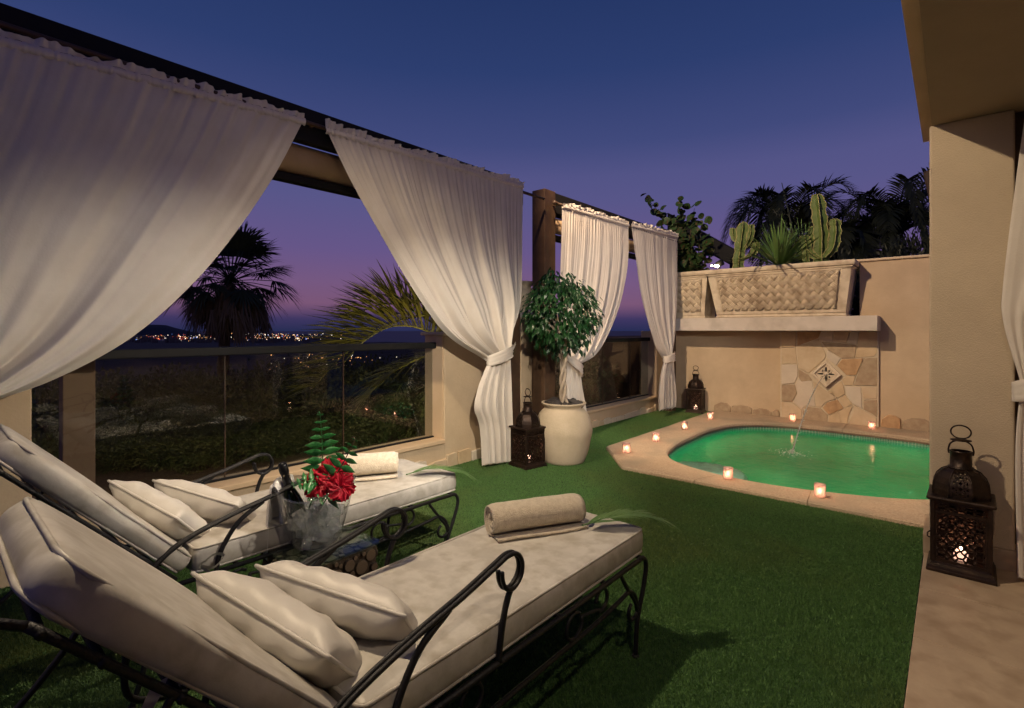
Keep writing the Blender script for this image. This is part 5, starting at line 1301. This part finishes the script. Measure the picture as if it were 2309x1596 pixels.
for pts in stems:
    for k in range(42):
        f = .12 + .88 * k / 41; p = sample(pts, f); p = p + Vector((rg.gauss(0, .05), rg.gauss(0, .05), rg.gauss(0, .04))); L = rg.uniform(.09, .15); ex = Vector((rg.uniform(-1, 1), rg.uniform(-1, .6), rg.uniform(-.3, .8))).normalized(); ez = Vector((rg.uniform(-.7, .7), rg.uniform(-1, .2), rg.uniform(-.2, 1))); ez = (ez - ex * ez.dot(ex)).normalized(); ey = ez.cross(ex)
        inst(lm, 'round_leaf', Matrix.Translation(p) @ Matrix((ex, ey, ez)).transposed().to_4x4() @ Matrix.Diagonal((L, L, L, 1)), sg)
# lit garden spotlight
gs = thing('garden_spotlight', 'small lit garden spotlight between the two stone planters', 'spotlight', (PY(1622, 600, 8.9).x, 8.9, LZ)); hz = PY(1622, 594, 8.9).z - LZ
MB().tube([(0, 0, 0), (0, 0, hz)], .012, 8).build('stake', 'dark_metal', gs, True)
MB().lathe([(.03, -.06), (.05, -.05), (.055, .05), (.05, .06)], 14).xf(Matrix.Translation((0, 0, hz)) @ Matrix.Rotation(rad(65), 4, 'Y')).build('housing', 'dark_metal', gs, True)
MB().lathe([(.038, .0), (.028, .012), (.001, .016)], 14).xf(Matrix.Translation((-.03, -.055, hz - .045)) @ Matrix.Rotation(rad(155), 4, 'X')).build('lens', 'lamp_lens', gs, True)
MB().lathe([(.016, .0), (.012, .01), (.001, .013)], 10).xf(Matrix.Translation((-.12, -.04, hz - .03)) @ Matrix.Rotation(rad(150), 4, 'X')).build('lens', 'lamp_lens', gs, True)
MB().tube([(-.02, 0, hz - .01), (-.12, -.03, hz - .022)], .010, 7).build('arm', 'dark_metal', gs, True)

# ================================================================== PALMS AND SHRUBS
def frond(mb, sp2, n, L, w, seed, droop=.3, spread=.9, up=.15, st=None, rs_=.012, f0=.12):
    rg = random.Random(seed)
    if st is not None: st.tube(sp2, [rs_ * (1 - .8 * i / (len(sp2) - 1)) for i in range(len(sp2))], 5)
    for i in range(n):
        f = f0 + (1 - f0) * i / (n - 1); p = sample(sp2, f); d = (sample(sp2, min(1, f + .03)) - sample(sp2, max(0, f - .03))).normalized(); side = d.cross(Vector((0, 0, 1))); side = side.normalized() if side.length > .05 else Vector((1, 0, 0))
        nrm = side.cross(d)
        for s_ in (-1, 1):
            dd = d * (.55 + .5 * f) + side * s_ * spread * (1 - .45 * f) + nrm * up * rg.uniform(.6, 1.5)
            leaflet(mb, p, dd, L * (math.sin(PI * (.22 + .70 * f)) ** .8) * rg.uniform(.85, 1.1), w, nrm + Vector((rg.uniform(-.3, .3), 0, 0)), droop * rg.uniform(.6, 1.3), 3)
def arch(base, az, L, rise, fall, n=18):
    d = Vector((math.cos(az), math.sin(az), 0)); return [base + d * L * f * (1 - .15 * f * f) + Vector((0, 0, rise * math.sin(PI * .62 * f) - fall * f ** 2.4)) for f in [i / n for i in range(n + 1)]]
# date palm just beyond the wall, lamp glow put into the arching fronds' leaf colour
dp = Vector((-6.3, 5.3, -.75)); t = thing('date_palm', 'low feathery palm beyond the wall pier, its leaf arching over the handrail', 'palm', tuple(dp))
mb = MB(); st_ = MB(); mb2 = MB(); st2 = MB()
sp2 = spline([PD(1060, 800, 7.1), PD(1000, 720, 6.9), PD(930, 715, 6.7), PD(850, 745, 6.5), PD(770, 805, 6.35), PD(705, 875, 6.25)], 8)
frond(mb2, [p - dp for p in sp2], 84, 1.0, .017, 4, droop=.22, spread=.8, up=1.2, st=st2, rs_=.02, f0=.05)
sp2 = spline([PD(1050, 800, 7.5), PD(1000, 700, 7.6), PD(960, 640, 7.7), PD(925, 610, 7.8)], 8); frond(mb, [p - dp for p in sp2], 60, .8, .016, 5, up=.7, st=st_, rs_=.02)
sp2 = spline([PD(1080, 810, 7.0), PD(1010, 790, 6.7), PD(900, 830, 6.4), PD(820, 900, 6.2)], 8); frond(mb2, [p - dp for p in sp2], 60, .65, .016, 9, up=.3, st=st2, rs_=.02)
for q_, (pp, sd_) in enumerate((([(1050, 815, 6.9), (970, 750, 6.7), (890, 735, 6.5), (820, 770, 6.35), (765, 830, 6.25)], 21), ([(1050, 800, 7.2), (985, 735, 7.1), (905, 690, 7.0), (845, 690, 6.9), (790, 720, 6.8)], 22))):
    sp2 = spline([PD(*w_) for w_ in pp], 8); frond(mb2, [p - dp for p in sp2], 70, .85, .016, sd_, droop=.22, spread=.85, up=1.0, st=st2, rs_=.018, f0=.05)
for k in range(14): frond(mb, arch(Vector((0, 0, .9)), k * .45 + .2, 1.7, .75, .9), 34, .42, .011, 60 + k, st=st_, rs_=.018)
mb.build('dark_fronds', 'palm_leaf', t); st_.build('frond_ribs', 'palm_leaf', t, True); o = mb2.build('arching_fronds', 'palm_leaf_lit', t); st2.build('frond_ribs', 'palm_leaf_lit', t, True)
MB().tube([(0, 0, 0), (.02, 0, .5), (0, 0, .95)], [.18, .17, .14], 12).build('trunk', 'bark', t, True)
# palm seen between the far curtains
dp = Vector((-7.2, 11.2, -1.0)); t = thing('date_palm', 'dark feathery palm seen between the two far curtains', 'palm', tuple(dp)); mb = MB(); st_ = MB()
for k in range(16): frond(mb, arch(Vector((0, 0, 1.25)), k * .39, 1.8, .9, .75), 34, .45, .012, 80 + k, st=st_, rs_=.018, up=.3)
mb.build('crown', 'palm_leaf', t); st_.build('frond_ribs', 'palm_leaf', t, True); MB().tube([(0, 0, 0), (0, 0, 1.3)], [.16, .13], 12).build('trunk', 'bark', t, True)
# fan palm
d0 = 17.0; top = PD(520, 640, d0); gpos = Vector((top.x, top.y, gz(-4.08 - top.x) - .05))
t = thing('fan_palm', 'tall fan palm with a shaggy skirt of dead leaves on the slope', 'palm', tuple(gpos)); ro = gpos; hc = top.z - gpos.z
tb0 = PD(497, 900, d0) - ro
MB().tube([Vector((0, 0, 0)) + Vector((tb0.x, tb0.y, 0)), Vector((tb0.x * .6, tb0.y * .6, hc * .6)), Vector((0, 0, hc))], [.20, .17, .15], 12).build('trunk', 'bark', t, True)
rg = random.Random(14); mb = MB(); st_ = MB(); sk = MB()
def fan(mb, c, d, nrm, L, n, droop, w=.03):
    d = d.normalized(); s_ = d.cross(nrm).normalized(); nn = s_.cross(d)
    for i in range(n):
        a = -1.9 + 3.8 * i / (n - 1); dd = d * math.cos(a * .72) + s_ * math.sin(a * .72) + nn * rg.uniform(-.12, .12); leaflet(mb, c, dd, L * (1 - .18 * abs(a) / 1.9) * rg.uniform(.85, 1.08), w, nn, droop * rg.uniform(.5, 1.4), 4)
for k in range(62):
    az = rg.uniform(0, 2 * PI); e = rg.uniform(-.45, 1.35); d = Vector((math.cos(az) * math.cos(e), math.sin(az) * math.cos(e), math.sin(e))); pl = rg.uniform(.9, 1.45); c0 = Vector((0, 0, hc + .1)); c = c0 + d * pl - Vector((0, 0, .10 * (1 - math.sin(e))))
    st_.tube([c0, c0.lerp(c, .5) + Vector((0, 0, .04)), c], .014, 5); fan(mb, c, d + Vector((0, 0, -.15)), Vector((0, 0, 1)) if abs(e) < 1 else Vector((1, 0, 0)), rg.uniform(.8, 1.1), 26, .25 + .2 * (e < .2), .026)
for k in range(150):
    az = rg.uniform(0, 2 * PI); r = rg.uniform(.2, 1.25); z = hc - rg.uniform(.1, 1.15); c = Vector((math.cos(az) * r, math.sin(az) * r, z + .15 - r * .2)); st_.tube([Vector((0, 0, z + .5)), c], .012, 4)
    for q in range(16):
        dd = Vector((math.cos(az) * .25 + rg.uniform(-.28, .28), math.sin(az) * .25 + rg.uniform(-.28, .28), -1)); leaflet(sk, c + Vector((rg.uniform(-.08, .08), rg.uniform(-.08, .08), 0)), dd, rg.uniform(.45, .95), .02, Vector((math.cos(az), math.sin(az), 0)), .1, 3)
for k in range(26):
    az = va + rg.uniform(-.8, .8) + (PI if k % 3 == 0 else 0); c = Vector((math.cos(az) * rg.uniform(.6, 1.15), math.sin(az) * rg.uniform(.6, 1.15), hc - rg.uniform(.0, .5))); L = rg.uniform(.6, 1.1)
    st_.tube([c, c + Vector((.05 * rg.uniform(-1, 1), .05 * rg.uniform(-1, 1), -L * .5)), c + Vector((.12 * rg.uniform(-1, 1), .12 * rg.uniform(-1, 1), -L))], .010, 4)
mb.build('crown', 'fan_palm_leaf', t); st_.build('leaf_stalks', 'fan_palm_leaf', t, True); sk.build('dead_skirt', 'dead_leaf', t)
# dark palms behind the planters
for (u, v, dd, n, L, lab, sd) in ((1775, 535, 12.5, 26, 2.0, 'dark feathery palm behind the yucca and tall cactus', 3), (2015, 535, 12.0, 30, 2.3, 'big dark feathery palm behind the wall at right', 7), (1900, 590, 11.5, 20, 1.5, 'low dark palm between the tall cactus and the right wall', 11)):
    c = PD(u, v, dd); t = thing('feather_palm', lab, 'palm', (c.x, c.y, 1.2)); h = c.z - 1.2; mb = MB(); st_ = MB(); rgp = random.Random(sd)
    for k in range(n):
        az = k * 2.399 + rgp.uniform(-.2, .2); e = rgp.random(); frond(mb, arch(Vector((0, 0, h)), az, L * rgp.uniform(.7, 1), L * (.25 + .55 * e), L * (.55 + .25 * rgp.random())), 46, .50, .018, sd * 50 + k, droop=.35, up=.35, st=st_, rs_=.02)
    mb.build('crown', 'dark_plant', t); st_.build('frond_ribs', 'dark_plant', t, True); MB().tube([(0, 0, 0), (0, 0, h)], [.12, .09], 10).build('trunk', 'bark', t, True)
sp_t = thing('flower_spike', 'thin dark flower stalk rising behind the long planter', 'plant', tuple(PY(1805, 600, 9.4))); ro = Vector(sp_t.location); e = PY(1762, 412, 9.4) - ro
sp_t.location.z = 1.2; dz = Vector((0, 0, ro.z - 1.2))
MB().tube([Vector((.05, 0, 0)), e * .5 + dz, e + dz], [.022, .016, .006], 6).build('stalk', 'dark_plant', sp_t, True)
mb = MB(); rgp = random.Random(31)
for k in range(40):
    b_ = PY(rgp.uniform(1745, 1800), rgp.uniform(470, 560), 9.4) - ro + dz; r = .012
    mb.tube([b_, b_ + Vector((rgp.uniform(-.05, .05), 0, .06))], .0035, 4); q = b_ + Vector((0, 0, .06)); mb.add([q + Vector((r, 0, 0)), q - Vector((r, 0, 0)), q + Vector((0, r, 0)), q - Vector((0, r, 0)), q + Vector((0, 0, r)), q - Vector((0, 0, r))], [(0, 2, 4), (2, 1, 4), (1, 3, 4), (3, 0, 4), (2, 0, 5), (1, 2, 5), (3, 1, 5), (0, 3, 5)])
for k in range(7):
    b_ = PY(rgp.uniform(1800, 1815), rgp.uniform(585, 600), 9.4) - ro + dz; q = PY(rgp.uniform(1750, 1800), rgp.uniform(480, 530), 9.4) - ro + dz; mb.tube([b_, b_.lerp(q, .6) + Vector((0, .02, .03)), q], .006, 4)
mb.build('seed_heads', 'dark_plant', sp_t)
# shrubs: a dark hedge behind the back wall, and bushes on the slope
def shrub_mesh(seed, n=2600, m_='shrub_leaf', flat=.75, ls=.075):
    rg = random.Random(seed); mb = MB(); lumps = [(Vector((rg.uniform(-.6, .6), rg.uniform(-.6, .6), rg.uniform(.35, .85) * flat)), rg.uniform(.28, .48)) for _ in range(13)]
    for k in range(n):
        c, r = rg.choice(lumps); d = Vector((rg.gauss(0, 1), rg.gauss(0, 1), rg.gauss(.15, 1))).normalized(); p = c + d * r * rg.uniform(.6, 1.08)
        if p.z < .02: continue
        leaflet(mb, p, d + Vector((rg.uniform(-.9, .9), rg.uniform(-.9, .9), rg.uniform(-.4, .9))), ls * rg.uniform(.7, 1.5), ls * .17, d, .3, 2)
    st_ = MB()
    for c, r in lumps: st_.tube([(0, 0, 0), c * .5 + Vector((0, 0, .05)), c], [.03, .018, .008], 5)
    return mb.mesh('foliage', m_), st_.mesh('stems', 'bark')
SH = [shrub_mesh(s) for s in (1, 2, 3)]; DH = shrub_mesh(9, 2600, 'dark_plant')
def put_shrub(p, s, sz, k, lab, grp, meshes):
    t = thing('leafy_shrub', lab, 'shrub', tuple(p), k * 1.3, grp); t.scale = (s, s, sz)
    for nm, me in zip(('foliage', 'stems'), meshes):
        o = bpy.data.objects.new(nm, me); COL.objects.link(o); o.parent = t
rgs = random.Random(8); k = 0
for (u, d, s, hh) in [(120, 6.5, .9, 1.2), (230, 8, 1.2, 1.5), (330, 7, .8, 1.0), (420, 9.5, 1.4, 1.7), (300, 12, 1.6, 2.2), (540, 9, 1.1, 1.35), (640, 7.6, .9, 1.0), (620, 12, 1.5, 1.9), (730, 9, 1.2, 1.3), (820, 8, 1.0, 1.15), (760, 13, 1.6, 1.8), (890, 10, 1.3, 1.4),
                     (450, 15, 1.8, 2.2), (960, 8.5, 1.1, 1.2), (200, 14, 1.9, 2.5), (880, 16, 1.9, 2.0), (560, 19, 2.2, 2.6), (700, 22, 2.6, 2.6), (380, 21, 2.4, 3.0), (1360, 12, 1.3, 1.5), (1420, 13.5, 1.4, 1.5), (1310, 10.5, 1.1, 1.3), (110, 9, 1.2, 1.6), (500, 6.8, .7, .75), (860, 6.9, .75, .8), (250, 5.6, .45, .5), (360, 5.75, .5, .45), (450, 5.7, .4, .5), (570, 6.0, .5, .5), (660, 6.3, .45, .4), (720, 6.6, .5, .55), (790, 6.4, .4, .4), (310, 6.2, .6, .7), (410, 6.4, .6, .65), (590, 6.9, .7, .75), (930, 7.2, .7, .8), (170, 5.6, .5, .6)]:
    p = PD(u, 745, d); x = -4.08 - p.x
    if x < .9: x = .9; p.x = -4.98
    p.z = gz(x) - .03; k += 1
    put_shrub(p, s, hh / 1.15, k, 'dark leafy shrub on the slope beyond the glass', 'shrubs on the slope', SH[k % 3])
k = 0
for (x, y, s, hh) in [(-2.6, 10.2, .8, .9), (-1.7, 10.4, .9, 1.0), (-.8, 10.3, .9, 1.5), (-.1, 10.5, 1.0, 1.5), (.8, 10.6, 1.1, 1.6), (-3.4, 10.3, .8, .8), (-.4, 11.4, 1.2, 2.1), (.5, 11.8, 1.2, 2.2), (-1.3, 11.0, 1.1, 1.7), (.1, 11.0, 1.2, 1.9), (-.9, 10.9, 1.0, 1.75)]:
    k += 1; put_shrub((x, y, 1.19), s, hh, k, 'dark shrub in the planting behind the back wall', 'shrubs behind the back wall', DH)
